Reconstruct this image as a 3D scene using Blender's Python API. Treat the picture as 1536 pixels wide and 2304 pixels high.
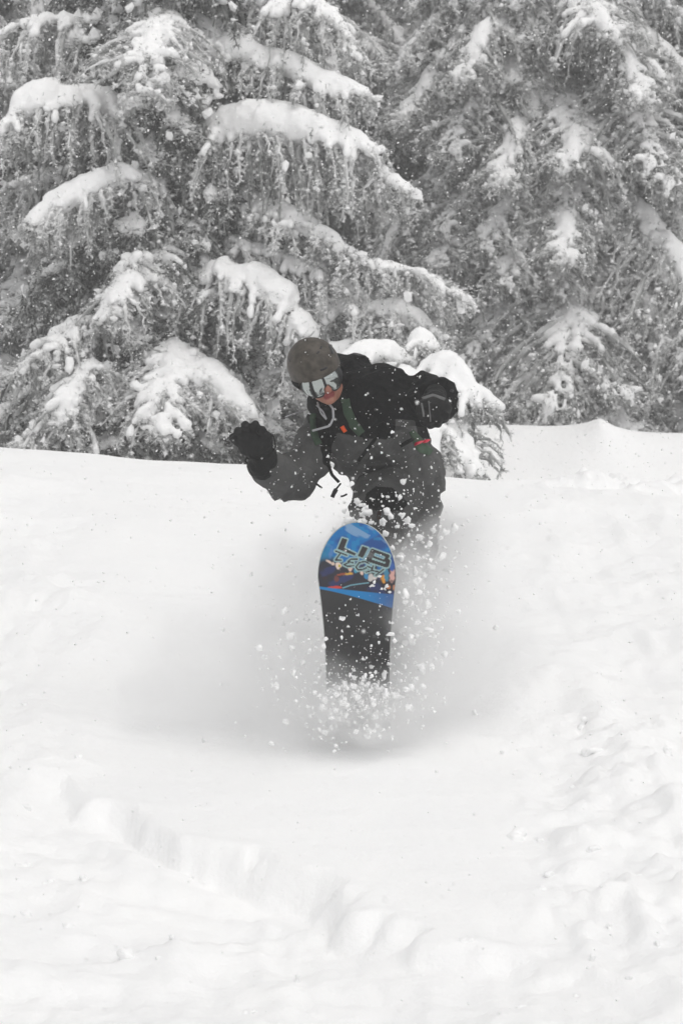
import bpy, math, random
import numpy as np
from mathutils import Vector, Matrix

for o in list(bpy.data.objects):
    bpy.data.objects.remove(o)
SC = bpy.context.scene
COL = SC.collection
R = math.radians

# ------------------------------------------------------------------ camera
FPX = 6400.0                       # focal length in photograph pixels (1536 x 2304)
PITCH = R(3.0)
CAMZ = 1.6
cam_d = bpy.data.cameras.new('camera')
cam = bpy.data.objects.new('camera', cam_d)
COL.objects.link(cam)
cam_d.sensor_fit = 'VERTICAL'
cam_d.sensor_width = 24.0
cam_d.sensor_height = 36.0
cam_d.lens = FPX / 2304 * 36.0
cam_d.clip_end = 1000
cam.location = (0, 0, CAMZ)
cam.rotation_euler = (R(90) + PITCH, 0, 0)
cam_d.dof.use_dof = True
cam_d.dof.focus_distance = 12.4
cam_d.dof.aperture_fstop = 9.0
SC.camera = cam

# ------------------------------------------------------------------ sky, sun, exposure
SUN_EL, SUN_AZ = R(64), R(150)     # azimuth: direction the light comes from, clockwise from +Y
world = bpy.data.worlds.new('World')
SC.world = world
world.use_nodes = True
wn = world.node_tree
wn.nodes.clear()
sky = wn.nodes.new('ShaderNodeTexSky')
sky.sky_type = 'NISHITA'
sky.sun_disc = False
sky.sun_elevation = SUN_EL
sky.sun_rotation = SUN_AZ
sky.altitude = 1500
sky.air_density = 1.0
sky.dust_density = 6.0
sky.ozone_density = 1.0
hs = wn.nodes.new('ShaderNodeHueSaturation')
hs.inputs['Saturation'].default_value = 0.05      # overcast: the cloud cover takes the blue out
bg = wn.nodes.new('ShaderNodeBackground')
bg.inputs['Strength'].default_value = 0.12
wo = wn.nodes.new('ShaderNodeOutputWorld')
wn.links.new(sky.outputs[0], hs.inputs['Color'])
wn.links.new(hs.outputs[0], bg.inputs['Color'])
wn.links.new(bg.outputs[0], wo.inputs['Surface'])

sun_d = bpy.data.lights.new('sun', 'SUN')
sun_d.energy = 0.6
sun_d.angle = R(70)
sun_d.color = (1.0, 0.955, 0.90)
sun = bpy.data.objects.new('sun', sun_d)
COL.objects.link(sun)
sdir = Vector((math.sin(SUN_AZ) * math.cos(SUN_EL), math.cos(SUN_AZ) * math.cos(SUN_EL), math.sin(SUN_EL)))
sun.rotation_euler = (-sdir).to_track_quat('-Z', 'Y').to_euler()

SC.view_settings.view_transform = 'Standard'
SC.view_settings.look = 'None'
SC.view_settings.gamma = 1.0
SC.view_settings.use_curve_mapping = False
SC.view_settings.exposure = 0.42
SC.render.engine = 'CYCLES'
cy = SC.cycles
cy.max_bounces = 12
cy.diffuse_bounces = 3
cy.glossy_bounces = 3
cy.volume_bounces = 10
cy.transparent_max_bounces = 8
cy.volume_step_rate = 1.0
cy.volume_max_steps = 256
cy.use_denoising = True
cy.use_adaptive_sampling = True
cy.adaptive_threshold = 0.025
cy.caustics_reflective = False
cy.caustics_refractive = False

rng = np.random.default_rng(11)


# ------------------------------------------------------------------ helpers
def W(px, py, Y):
    """photograph pixel at distance Y in front of the camera -> world point"""
    a = (px - 768.0) / FPX
    b = (1152.0 - py) / FPX
    c, s = math.cos(PITCH), math.sin(PITCH)
    dy = c - b * s
    dz = s + b * c
    k = Y / dy
    return np.array([a * k, Y, CAMZ + dz * k])


def tag(o, label=None, cat=None, group=None, kind=None):
    if label: o['label'] = label
    if cat: o['category'] = cat
    if group: o['group'] = group
    if kind: o['kind'] = kind
    return o


def empty(name, loc=(0, 0, 0), parent=None):
    o = bpy.data.objects.new(name, None)
    COL.objects.link(o)
    o.location = loc
    o.empty_display_size = 0.2
    if parent: o.parent = parent
    return o


def make_mesh(name, V, faces, smooth=True, attrs=None, mats=(), mat_idx=None):
    """faces: list of (n,k) integer arrays"""
    V = np.asarray(V, dtype=np.float32)
    me = bpy.data.meshes.new(name)
    faces = [np.asarray(f, dtype=np.int32) for f in faces if len(f)]
    nl = sum(f.size for f in faces)
    nf = sum(len(f) for f in faces)
    me.vertices.add(len(V))
    me.vertices.foreach_set('co', V.ravel())
    me.loops.add(nl)
    me.loops.foreach_set('vertex_index', np.concatenate([f.ravel() for f in faces]))
    me.polygons.add(nf)
    tot = np.concatenate([np.full(len(f), f.shape[1], dtype=np.int32) for f in faces])
    st = np.concatenate([[0], np.cumsum(tot)[:-1]]).astype(np.int32)
    me.polygons.foreach_set('loop_start', st)
    me.polygons.foreach_set('loop_total', tot)
    me.polygons.foreach_set('use_smooth', np.full(nf, smooth))
    if mat_idx is not None:
        me.polygons.foreach_set('material_index', np.asarray(mat_idx, dtype=np.int32))
    for m in mats:
        me.materials.append(m)
    me.update(calc_edges=True)
    for k, v in (attrs or {}).items():
        a = me.attributes.new(k, 'FLOAT', 'POINT')
        a.data.foreach_set('value', np.asarray(v, dtype=np.float32))
    return me


def obj(name, me, parent=None, loc=(0, 0, 0)):
    o = bpy.data.objects.new(name, me)
    COL.objects.link(o)
    o.location = loc
    if parent: o.parent = parent
    return o


def _hash(ix, iy, iz, seed):
    h = (ix * 374761393 + iy * 668265263 + iz * 2147483647 + seed * 974634497) & 0xFFFFFFFF
    h = ((h ^ (h >> 13)) * 1274126177) & 0xFFFFFFFF
    h = ((h ^ (h >> 16)) * 2246822519) & 0xFFFFFFFF
    return ((h ^ (h >> 15)) & 0xFFFF) / 32767.5 - 1.0


def noise3(x, y, z, seed=0):
    x, y, z = np.broadcast_arrays(x, y, z)
    ix, iy, iz = np.floor(x), np.floor(y), np.floor(z)
    fx, fy, fz = x - ix, y - iy, z - iz
    ix, iy, iz = ix.astype(np.int64), iy.astype(np.int64), iz.astype(np.int64)
    u, v, w = (f * f * f * (f * (f * 6 - 15) + 10) for f in (fx, fy, fz))
    r = 0
    for dx in (0, 1):
        for dy in (0, 1):
            for dz in (0, 1):
                r = r + _hash(ix + dx, iy + dy, iz + dz, seed) * (u if dx else 1 - u) * (v if dy else 1 - v) * (w if dz else 1 - w)
    return r


def noise2(x, y, seed=0):
    x, y = np.broadcast_arrays(x, y)
    ix, iy = np.floor(x), np.floor(y)
    fx, fy = x - ix, y - iy
    ix, iy = ix.astype(np.int64), iy.astype(np.int64)
    u, v = (f * f * f * (f * (f * 6 - 15) + 10) for f in (fx, fy))
    r = 0
    for dx in (0, 1):
        for dy in (0, 1):
            r = r + _hash(ix + dx, iy + dy, 0, seed) * (u if dx else 1 - u) * (v if dy else 1 - v)
    return r


def sstep(a, b, x):
    t = np.clip((x - a) / (b - a), 0, 1)
    return t * t * (3 - 2 * t)


def surface_nets(F, org, h):
    """isosurface F = 0 (inside negative) of a grid -> vertices, quads"""
    S = F < 0
    nx, ny, nz = F.shape
    acc = np.zeros((nx - 1, ny - 1, nz - 1, 3), dtype=np.float32)
    cnt = np.zeros((nx - 1, ny - 1, nz - 1), dtype=np.float32)
    corners = [(i, j, k) for i in (0, 1) for j in (0, 1) for k in (0, 1)]

    def sl(c):
        return (slice(c[0], nx - 1 + c[0]), slice(c[1], ny - 1 + c[1]), slice(c[2], nz - 1 + c[2]))
    for a in corners:
        for ax in range(3):
            if a[ax] == 1:
                continue
            b = list(a); b[ax] = 1
            Fa, Fb = F[sl(a)], F[sl(b)]
            m = S[sl(a)] != S[sl(b)]
            d = Fa - Fb
            t = np.where(m, Fa / np.where(np.abs(d) < 1e-12, 1, d), 0)
            for q in range(3):
                acc[..., q] += np.where(m, a[q] + (t if q == ax else 0), 0)
            cnt += m
    act = cnt > 0
    idx = np.full(act.shape, -1, dtype=np.int64)
    idx[act] = np.arange(act.sum())
    I = np.argwhere(act)
    V = (I + acc[act] / cnt[act][:, None]) * h + np.asarray(org)
    quads = []
    for ax in range(3):
        u, v = (ax + 1) % 3, (ax + 2) % 3
        s0 = [slice(None)] * 3; s1 = [slice(None)] * 3
        s0[ax] = slice(0, -1); s1[ax] = slice(1, None)
        ch = S[tuple(s0)] != S[tuple(s1)]
        e = np.argwhere(ch)
        lim = [nx - 1, ny - 1, nz - 1]
        e = e[(e[:, u] > 0) & (e[:, v] > 0) & (e[:, u] < lim[u]) & (e[:, v] < lim[v])]
        inside = S[e[:, 0], e[:, 1], e[:, 2]]
        def g(du, dv):
            c = e.copy(); c[:, u] -= du; c[:, v] -= dv
            return idx[c[:, 0], c[:, 1], c[:, 2]]
        q = np.stack([g(1, 1), g(0, 1), g(0, 0), g(1, 0)], 1)
        q[~inside] = q[~inside][:, ::-1]
        quads.append(q)
    return V, np.concatenate(quads)


def tube(P, rad, n=6):
    """tube along points P with radii; returns V, quads"""
    P = np.asarray(P, float)
    rad = np.broadcast_to(np.asarray(rad, float), (len(P),))
    T = np.gradient(P, axis=0)
    T /= np.linalg.norm(T, axis=1)[:, None] + 1e-9
    ref = np.array([0.31, 0.2, 0.93])
    A = np.cross(T, ref); A /= np.linalg.norm(A, axis=1)[:, None] + 1e-9
    B = np.cross(T, A)
    th = np.linspace(0, 2 * np.pi, n, endpoint=False)
    V = P[:, None, :] + rad[:, None, None] * (A[:, None, :] * np.cos(th)[None, :, None] + B[:, None, :] * np.sin(th)[None, :, None])
    V = V.reshape(-1, 3)
    i = np.arange(len(P) - 1)[:, None]; j = np.arange(n)[None, :]
    a = i * n + j; b = i * n + (j + 1) % n
    Q = np.stack([a, b, b + n, a + n], -1).reshape(-1, 4)
    return V, Q


def merge(parts):
    """[(V, F), ...] -> V, F"""
    Vs, Fs, k = [], [], 0
    for V, F in parts:
        Vs.append(np.asarray(V, float)); Fs.append(np.asarray(F) + k); k += len(V)
    return np.concatenate(Vs), np.concatenate(Fs)


def resample(P, n):
    P = np.asarray(P, float)
    d = np.concatenate([[0], np.cumsum(np.linalg.norm(np.diff(P, axis=0), axis=1))])
    # catmull-rom style smoothing through dense linear sampling + window
    s = np.linspace(0, d[-1], max(n * 4, 32))
    Q = np.stack([np.interp(s, d, P[:, q]) for q in range(3)], 1)
    k = max(3, len(s) // 8) | 1
    pad = np.concatenate([np.repeat(Q[:1], k // 2, 0) - (Q[1] - Q[0]) * np.arange(k // 2, 0, -1)[:, None], Q,
                          np.repeat(Q[-1:], k // 2, 0) + (Q[-1] - Q[-2]) * np.arange(1, k // 2 + 1)[:, None]])
    ker = np.hanning(k + 2)[1:-1]; ker /= ker.sum()
    Q = np.stack([np.convolve(pad[:, q], ker, 'valid') for q in range(3)], 1)
    return Q[np.linspace(0, len(Q) - 1, n).round().astype(int)], d[-1]


# ------------------------------------------------------------------ materials
def mat(name, col=(0.5, 0.5, 0.5), rough=0.7, spec=0.3, metal=0.0):
    m = bpy.data.materials.new(name)
    m.use_nodes = True
    b = m.node_tree.nodes['Principled BSDF']
    b.inputs['Base Color'].default_value = (*col, 1)
    b.inputs['Roughness'].default_value = rough
    b.inputs['Specular IOR Level'].default_value = spec
    b.inputs['Metallic'].default_value = metal
    return m, m.node_tree.nodes, m.node_tree.links, b


def add_noise(n, l, scale, detail=4, rough=0.55, coord='Object', vscale=None):
    tc = n.new('ShaderNodeTexCoord')
    t = n.new('ShaderNodeTexNoise')
    t.inputs['Scale'].default_value = scale
    t.inputs['Detail'].default_value = detail
    t.inputs['Roughness'].default_value = rough
    src = tc.outputs[coord]
    if vscale:
        mp = n.new('ShaderNodeMapping')
        mp.inputs['Scale'].default_value = vscale
        l.new(src, mp.inputs[0]); src = mp.outputs[0]
    l.new(src, t.inputs['Vector'])
    return t.outputs['Fac']


def ramp(n, l, src, stops):
    r = n.new('ShaderNodeValToRGB')
    e = r.color_ramp.elements
    while len(e) < len(stops):
        e.new(0.5)
    for el, (p, c) in zip(e, stops):
        el.position = p
        el.color = (*c, 1) if len(c) == 3 else c
    l.new(src, r.inputs[0])
    return r.outputs['Color']


def bump(n, l, b, src, strength, dist):
    u = n.new('ShaderNodeBump')
    u.inputs['Strength'].default_value = strength
    u.inputs['Distance'].default_value = dist
    l.new(src, u.inputs['Height'])
    prev = b.inputs['Normal'].links[0].from_socket if b.inputs['Normal'].links else None
    if prev: l.new(prev, u.inputs['Normal'])
    l.new(u.outputs[0], b.inputs['Normal'])


def snow_mat(name, grain, fine):
    m, n, l, b = mat(name, (0.9, 0.9, 0.9), 0.75, 0.15)
    c = ramp(n, l, add_noise(n, l, grain * 0.15, 5), [(0.3, (0.925, 0.926, 0.928)), (0.7, (0.955, 0.955, 0.952))])
    l.new(c, b.inputs['Base Color'])
    bump(n, l, b, add_noise(n, l, grain, 6, 0.65), 0.5, fine)
    bump(n, l, b, add_noise(n, l, grain * 5, 3, 0.6), 0.35, fine * 0.25)
    return m


M_GROUND = snow_mat('ground_snow', 14, 0.02)
M_CAP = snow_mat('cap_snow', 9, 0.03)
M_CLOD = snow_mat('clod_snow', 30, 0.0)
M_LUMP = snow_mat('lump_snow', 4, 0.006)


def foliage_mat():
    m, n, l, b = mat('frosted_needles', (0.05, 0.06, 0.05), 0.8, 0.1)
    at = n.new('ShaderNodeAttribute'); at.attribute_name = 'frost'
    nz = add_noise(n, l, 3.0, 3)
    add = n.new('ShaderNodeMath'); add.operation = 'MULTIPLY_ADD'
    l.new(nz, add.inputs[0]); add.inputs[1].default_value = 0.7; add.inputs[2].default_value = -0.35
    a2 = n.new('ShaderNodeMath'); a2.operation = 'ADD'; a2.use_clamp = True
    l.new(at.outputs['Fac'], a2.inputs[0]); l.new(add.outputs[0], a2.inputs[1])
    c = ramp(n, l, a2.outputs[0], [(0.0, (0.050, 0.053, 0.049)), (0.3, (0.12, 0.124, 0.12)), (0.6, (0.40, 0.403, 0.40)), (1.0, (0.88, 0.88, 0.88))])
    l.new(c, b.inputs['Base Color'])
    return m


M_NEEDLE = foliage_mat()
M_BARK, n_, l_, b_ = mat('frosty_bark', (0.06, 0.05, 0.045), 0.9, 0.1)
l_.new(ramp(n_, l_, add_noise(n_, l_, 7, 6, 0.7, vscale=(1, 1, 0.3)), [(0.35, (0.035, 0.03, 0.027)), (0.55, (0.10, 0.09, 0.08)), (0.68, (0.55, 0.55, 0.55))]), b_.inputs['Base Color'])
bump(n_, l_, b_, add_noise(n_, l_, 12, 5, vscale=(1, 1, 0.25)), 0.8, 0.03)


# ------------------------------------------------------------------ ground
_ty = np.arange(-60, 200, 0.1)
_tz = np.interp(_ty, [-60, -10, 0, 6, 8.8, 12, 15.5, 18.6, 19.6, 21, 24, 27, 33, 45, 80, 200],
                [-1.5, -0.4, 0.0, 0.20, 0.50, 1.31, 2.10, 2.83, 2.90, 2.68, 2.45, 2.5, 2.9, 4.0, 9.0, 22.0])
_k = np.hanning(17); _k /= _k.sum()
_tz = np.convolve(np.pad(_tz, 8, 'edge'), _k, 'valid')


def base_h(x, y):
    z = np.interp(y, _ty, _tz)
    z = z - 0.074 * np.clip(x, -12, 12) * sstep(12, 19, y) * (1 - 0.6 * sstep(20, 30, y))
    return z


def ground_pt(px, py):
    """where the ray through a pixel meets the undisturbed slope"""
    Y = np.arange(7, 19.5, 0.01)
    a = W(px, py, 1.0)
    x = a[0] * Y; z = CAMZ + (a[2] - CAMZ) * Y
    d = z - base_h(x, Y)
    i = np.argmax(d < 0)
    return np.array([x[i], Y[i]])


# the cut edge of an older track, running diagonally across the foreground
EDGE = np.array([ground_pt(*p) for p in [(-60, 1690), (80, 1745), (220, 1780), (330, 1812), (400, 1850), (500, 1885), (620, 1940), (700, 1965), (800, 1995), (860, 2050), (980, 2115), (1130, 2165), (1300, 2205), (1600, 2290)]])
EDGE_D = 1.08 * np.array([0.02, 0.03, 0.06, 0.085, 0.10, 0.12, 0.15, 0.14, 0.13, 0.10, 0.07, 0.06, 0.05, 0.0])


def edge_dist(x, y):
    best = np.full(x.shape, 1e9); dep = np.zeros(x.shape)
    for i in range(len(EDGE) - 1):
        a, b = EDGE[i], EDGE[i + 1]
        d = b - a; L2 = d @ d
        t = np.clip(((x - a[0]) * d[0] + (y - a[1]) * d[1]) / L2, 0, 1)
        qx, qy = x - a[0] - t * d[0], y - a[1] - t * d[1]
        dist = np.hypot(qx, qy)
        sgn = np.sign(d[0] * qy - d[1] * qx)
        m = dist < np.abs(best)
        best = np.where(m, dist * np.where(sgn == 0, 1, sgn), best)
        dep = np.where(m, EDGE_D[i] * (1 - t) + EDGE_D[i + 1] * t, dep)
    return best, dep


def billow(x, y, seed, octv=4):
    r, a, f = 0, 1.0, 1.0
    for o in range(octv):
        r = r + a * (1 - np.abs(noise2(x * f, y * f, seed + o)) * 2)
        a *= 0.5; f *= 2.1
    return r


def ground_h(x, y):
    z = base_h(x, y)
    x = x * np.ones_like(z); y = y * np.ones_like(z)
    near = sstep(34, 24, y) * sstep(5, 7, y)
    # broad softness
    z = z + 0.05 * noise2(x * 0.55, y * 0.35, 3) + 0.02 * noise2(x * 1.7, y * 1.1, 4)
    sx = x * 12.0 / np.clip(y, 6, 30)               # how far to the side of the fall line
    # undisturbed powder down the middle, chopped snow to either side
    chop = sstep(0.45, 1.05, sx + 0.18 * noise2(x * 1.3, y * 1.0, 5) + 0.25 * sstep(11, 8.8, y)) * sstep(19.5, 17.0, y)
    chop = np.maximum(chop, 0.55 * sstep(0.75, 1.3, sx + 0.15 * noise2(x * 2, y, 6)) * sstep(18.0, 19, y) * sstep(20.5, 19.4, y))
    chop = np.maximum(chop, 0.75 * sstep(-0.98, -1.25, sx + 0.16 * noise2(x * 1.6, y * 1.1, 7)) * sstep(18.8, 16.5, y))
    d, dep = edge_dist(x, y)
    d = d + 0.07 * noise2(x * 3.4, y * 3.4, 20) + 0.045 * noise2(x * 7, y * 7, 21) + 0.010 * noise2(x * 20, y * 20, 22)
    low = sstep(0.015, -0.10, d)
    out = 1 - sstep(-0.30, -1.5, d)
    z = z - dep * low * out * (1 + 0.12 * noise2(x * 7, y * 7, 23))
    z = z + 4 * low * (1 - low) * out * np.minimum(dep * 8, 1) * (0.045 * np.maximum(noise2(x * 9, y * 6, 24), -0.1) + 0.022 * noise2(x * 22, y * 15, 25))
    z = z + 0.012 * sstep(0.12, 0.0, d) * sstep(-0.06, 0.0, d) * (dep > 0.03)
    chop = np.maximum(chop, 1.0 * sstep(-0.05, -0.25, d) * sstep(-1.9, -0.7, d) * sstep(0.02, 0.08, dep))
    chop = chop * near
    lump = billow(x * 2.1, y * 0.95, 31, 4)
    z = z + chop * (0.034 * billow(x * 1.3, y * 0.7, 35, 3) + 0.020 * lump + (0.3 + 0.7 * sstep(-0.2, 0.5, noise2(x * 0.9, y * 0.7, 45))) * (0.065 * np.maximum(noise2(x * 4.6, y * 2.6, 41), 0) ** 1.3 + 0.038 * np.maximum(noise2(x * 11, y * 7, 43), 0) + 0.015 * noise2(x * 24, y * 16, 44)))
    # faint old lines in the smooth part
    z = z + near * (1 - chop) * 0.004 * noise2(x * 3, y * 12, 51)
    # the trench the rider is carving, behind the lip of thrown-up snow
    tx = x - 0.10 - 0.10 * (y - 12.0)
    yl = y + 0.10 * noise2(x * 4, y * 3, 62) + 0.5 * tx * tx
    tr = np.exp(-(tx / 0.32) ** 2) * sstep(12.08, 12.95, yl) * sstep(16.0, 13.2, y)
    z = z - 0.20 * tr
    lip = np.exp(-((np.abs(tx) - 0.62) / 0.16) ** 2) * sstep(11.8, 12.5, y) * sstep(15.5, 13.2, y)
    z = z + 0.02 * lip * (1 + 0.6 * noise2(x * 6, y * 6, 61))
    # drifted bank under the trees beyond the crest, with one sharp little peak
    bank = sstep(0.1, 1.3, x) * np.exp(-((y - 28.0) / np.where(y < 28, 1.5, 3.0)) ** 2)
    z = z + 1.37 * bank * (1 + 0.05 * noise2(x * 0.8, y * 0.5, 71))
    pk = np.hypot((x - 2.52) * 1.0, (y - 27.6) * 0.6)
    z = z + 0.19 * np.exp(-(pk / 0.20) ** 1.2)
    bk = np.exp(-((x - 4.1) / 0.6) ** 2) * np.exp(-((y - 26.5) / 1.0) ** 2)
    z = z + 0.18 * bk
    far = sstep(24, 40, y)
    z = z + far * 0.35 * noise2(x * 0.25, y * 0.25, 81)
    # crumbs along the crest
    cr = np.exp(-((y - 19.2) / 0.7) ** 2) * sstep(0.9, 1.6, x + 0.2 * noise2(x * 2, y * 2, 91))
    z = z + cr * 0.085 * np.maximum(billow(x * 3.4, y * 3.0, 95, 3), -0.2)
    return z


def graded(dense, step, lo, hi, grow=1.12):
    a = list(np.arange(dense[0], dense[1] + 1e-6, step))
    s = step
    while a[-1] < hi:
        s *= grow; a.append(a[-1] + s)
    s = step
    while a[0] > lo:
        s *= grow; a.insert(0, a[0] - s)
    return np.array(a)


gx = graded((-2.5, 2.5), 0.020, -130, 130)
gy = np.concatenate([np.arange(7.6, 12.4, 0.022), np.arange(12.4, 20.0, 0.034), np.arange(20.0, 30, 0.09)])
ext = []; s = 0.09; v = 30.0
while v < 170: s *= 1.1; v += s; ext.append(v)
pre = []; s = 0.02; v = 7.6
while v > -50: s *= 1.12; v -= s; pre.insert(0, v)
gy = np.concatenate([pre, gy, ext])
GX, GY = np.meshgrid(gx, gy, indexing='ij')
GZ = ground_h(GX, GY)
V = np.stack([GX, GY, GZ], -1).reshape(-1, 3)
ni, nj = GX.shape
ii = np.arange(ni - 1)[:, None]; jj = np.arange(nj - 1)[None, :]
a = ii * nj + jj
Q = np.stack([a, a + nj, a + nj + 1, a + 1], -1).reshape(-1, 4)
ground = obj('snow_ground', make_mesh('snow_ground', V, [Q], True, mats=[M_GROUND]))
tag(ground, 'white powder snow slope with a cut track edge and chopped sides', 'snow', kind='structure')


def gh(x, y):
    return float(ground_h(np.array([x], float), np.array([y], float))[0])


# ------------------------------------------------------------------ spruce boughs
def spikes(P, D, L, W_, frost, r):
    """flat needle tufts: one thin triangle each"""
    n = len(P)
    D = D / (np.linalg.norm(D, axis=1)[:, None] + 1e-9)
    ref = r.normal(size=(n, 3))
    S = np.cross(D, ref); S /= np.linalg.norm(S, axis=1)[:, None] + 1e-9
    V = np.stack([P - S * W_[:, None] * 0.5, P + S * W_[:, None] * 0.5, P + D * L[:, None]], 1).reshape(-1, 3)
    F = np.arange(3 * n).reshape(-1, 3)
    fr = np.stack([frost, frost, np.clip(frost + 0.12, 0, 1)], 1).ravel()
    return V, F, fr


def ico():
    t = (1 + 5 ** 0.5) / 2
    V = np.array([(-1, t, 0), (1, t, 0), (-1, -t, 0), (1, -t, 0), (0, -1, t), (0, 1, t), (0, -1, -t), (0, 1, -t), (t, 0, -1), (t, 0, 1), (-t, 0, -1), (-t, 0, 1)], float)
    V /= np.linalg.norm(V[0])
    F = np.array([(0, 11, 5), (0, 5, 1), (0, 1, 7), (0, 7, 10), (0, 10, 11), (1, 5, 9), (5, 11, 4), (11, 10, 2), (10, 7, 6), (7, 1, 8), (3, 9, 4), (3, 4, 2), (3, 2, 6), (3, 6, 8), (3, 8, 9), (4, 9, 5), (2, 4, 11), (6, 2, 10), (8, 6, 7), (9, 8, 1)])
    return V, F
IV, IF = ico()
def lumps(C_, rad, rr_, jit=0.28, stretch=0.35):
    n = len(C_)
    V = IV[None] * (1 + jit * rr_.normal(size=(n, 12, 1)).clip(-1.5, 1.5)) * (1 + stretch * rr_.normal(size=(n, 1, 3)).clip(-1.2, 1.5))
    V = V * rad[:, None, None] + C_[:, None]
    F = (IF[None] + 12 * np.arange(n)[:, None, None]).reshape(-1, 3)
    return V.reshape(-1, 3), F


OCT_V = np.array([(1, 0, 0), (-1, 0, 0), (0, 1, 0), (0, -1, 0), (0, 0, 1), (0, 0, -1)], float)
OCT_F = np.array([(0, 2, 4), (2, 1, 4), (1, 3, 4), (3, 0, 4), (2, 0, 5), (1, 2, 5), (3, 1, 5), (0, 3, 5)])


def octas(C, rad, r, squash=1.0):
    n = len(C)
    V = OCT_V[None] * rad[:, None, None] * (1 + 0.35 * r.normal(size=(n, 6, 1))) * np.array([1, 1, squash])
    th = r.uniform(0, 6.28, n); c, s = np.cos(th)[:, None], np.sin(th)[:, None]
    V = np.stack([V[..., 0] * c - V[..., 1] * s, V[..., 0] * s + V[..., 1] * c, V[..., 2]], -1)
    V = V + C[:, None]
    F = (OCT_F[None] + 6 * np.arange(n)[:, None, None]).reshape(-1, 3)
    return V.reshape(-1, 3), F


def bough_meshes(name, axis, width, hang, snow, seed, dens=1.0, laden=0.45, frosty=0.0, vox=0.035, size=1.0, gap=0.062, cover=1.0, split=False, flare=1.5):
    """a limb with pendulous branchlets on both sides: each falls in an arc and carries short frosted twigs"""
    r = np.random.default_rng(seed)
    P, L = resample(axis, max(8, int(np.linalg.norm(np.diff(np.asarray(axis, float), axis=0), axis=1).sum() / gap)))
    N = len(P)
    T = np.gradient(P, axis=0); T /= np.linalg.norm(T, axis=1)[:, None]
    lat = np.cross(T, [0, 0, 1.0]); lat /= np.linalg.norm(lat, axis=1)[:, None] + 1e-6
    fwd = T * [1, 1, 0.4]; fwd /= np.linalg.norm(fwd, axis=1)[:, None] + 1e-6
    t = np.linspace(0, 1, N)
    prof = np.clip(np.sin(np.pi * np.clip(t * 0.84 + 0.13, 0, 1)), 0, 1) ** 0.6
    M = 14
    v = np.linspace(0, 1, M)
    sec, sec_f = [], []
    balls = []                                     # (x, y, z, radius)
    for sd in (-1, 1, 0):
        phase = r.uniform(0, 99)
        for i in range(N):
            g = float(noise2(np.array(t[i] * L * 2.6 + phase), np.array(1.7), seed))         # branchlets fall in groups
            ls = width * prof[i] * r.uniform(0.55, 1.15) * (1 + 0.35 * g) * (0.35 if sd == 0 else 1)
            hl = hang * (0.30 + 0.70 * prof[i]) * r.uniform(0.55, 1.10) * (1 + 0.45 * g)
            if t[i] > 0.88: hl *= 0.5
            dirv = lat[i] * (sd if sd else r.normal() * 0.4) * 0.9 + fwd[i] * r.uniform(0.05, 0.75) + r.normal(size=3) * [0.12, 0.12, 0]
            out = flare * ls * (1 - (1 - v) ** (1.25 if sd else 2.2))
            S = P[i] + dirv * out[:, None]
            S[:, 2] = P[i, 2] - hl * (0.35 * v + 0.65 * v ** 1.9) + 0.02
            S += np.cumsum(r.normal(size=(M, 3)) * [0.010, 0.010, 0.004], 0)
            sec.append(S); sec_f.append(0.0 if sd else -0.16)
            if sd == 0: continue
            # snow resting on the shoulder of the branchlet, here and there running down it
            is_l = g + r.normal() * 0.25 > 0.45 - laden
            if not is_l and r.uniform() > cover + 0.25: continue
            reach = r.uniform(0.25, 0.48) if is_l else r.uniform(0.12, 0.32)
            if is_l and r.uniform() < 0.10: reach = r.uniform(0.55, 0.8)
            nb = max(1, int(reach * (ls + hl) / 0.04))
            for k in range(nb):
                vv = reach * (k + 0.5) / nb
                if vv > 0.3 and r.uniform() < 0.22: continue
                c = np.array([np.interp(vv, v, S[:, m]) for m in range(3)])
                c[:2] += dirv[:2] * 0.035
                rad = snow * (0.85 - 0.60 * (vv / max(reach, 0.35)) ** 0.8) * (0.5 + 0.5 * prof[i]) * r.uniform(0.65, 1.15)
                balls.append((*c, max(rad, 0.036)))
    for i in range(N):
        if t[i] < 0.97 and (float(noise2(np.array(t[i] * L * 2.9 + 7), np.array(9.1), seed + 8)) + 1) * 0.5 < cover:
            k = 1 + 0.75 * float(noise2(np.array(t[i] * L * 2.4), np.array(3.3), seed + 5)) + r.normal() * 0.06
            balls.append((*(P[i] + [0, 0, snow * 0.25]), snow * (0.45 + 0.55 * prof[i]) * max(k, 0.5)))
            if i + 1 < N: balls.append((*((P[i] + P[i + 1]) / 2 + [0, 0, snow * 0.25]), snow * (0.45 + 0.55 * prof[i]) * max(k, 0.5)))
    # foliage: tertiary twigs along every branchlet ------------------
    tb_, td_, tl_, tf_ = [], [], [], []
    for S, sf in zip(sec, sec_f):
        ln = np.linalg.norm(np.diff(S, axis=0), axis=1).sum()
        n = max(5, int(ln / 0.023 * dens))
        q = r.uniform(0.02, 1, n) ** 0.85
        base = np.stack([np.interp(q, v, S[:, k]) for k in range(3)], 1)
        tan = np.stack([np.interp(q, v, np.gradient(S[:, k])) for k in range(3)], 1)
        tan /= np.linalg.norm(tan, axis=1)[:, None] + 1e-9
        rad = r.normal(size=(n, 3)); rad -= (rad * tan).sum(1)[:, None] * tan
        rad /= np.linalg.norm(rad, axis=1)[:, None] + 1e-9
        d = tan * 0.62 + rad * 0.85 + np.array([0, 0, -0.10])
        tb_.append(base); td_.append(d / np.linalg.norm(d, axis=1)[:, None])
        tl_.append(r.uniform(0.035, 0.105, n) * (1.2 - 0.6 * q) * size)
        tf_.append(np.clip(r.normal(0.64 + frosty + sf, 0.06) + 0.26 * rad[:, 2] + r.normal(0, 0.06, n) + 0.42 * np.clip(1 - q / 0.5, 0, 1) - 0.10 * q, 0, 1))
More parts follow.
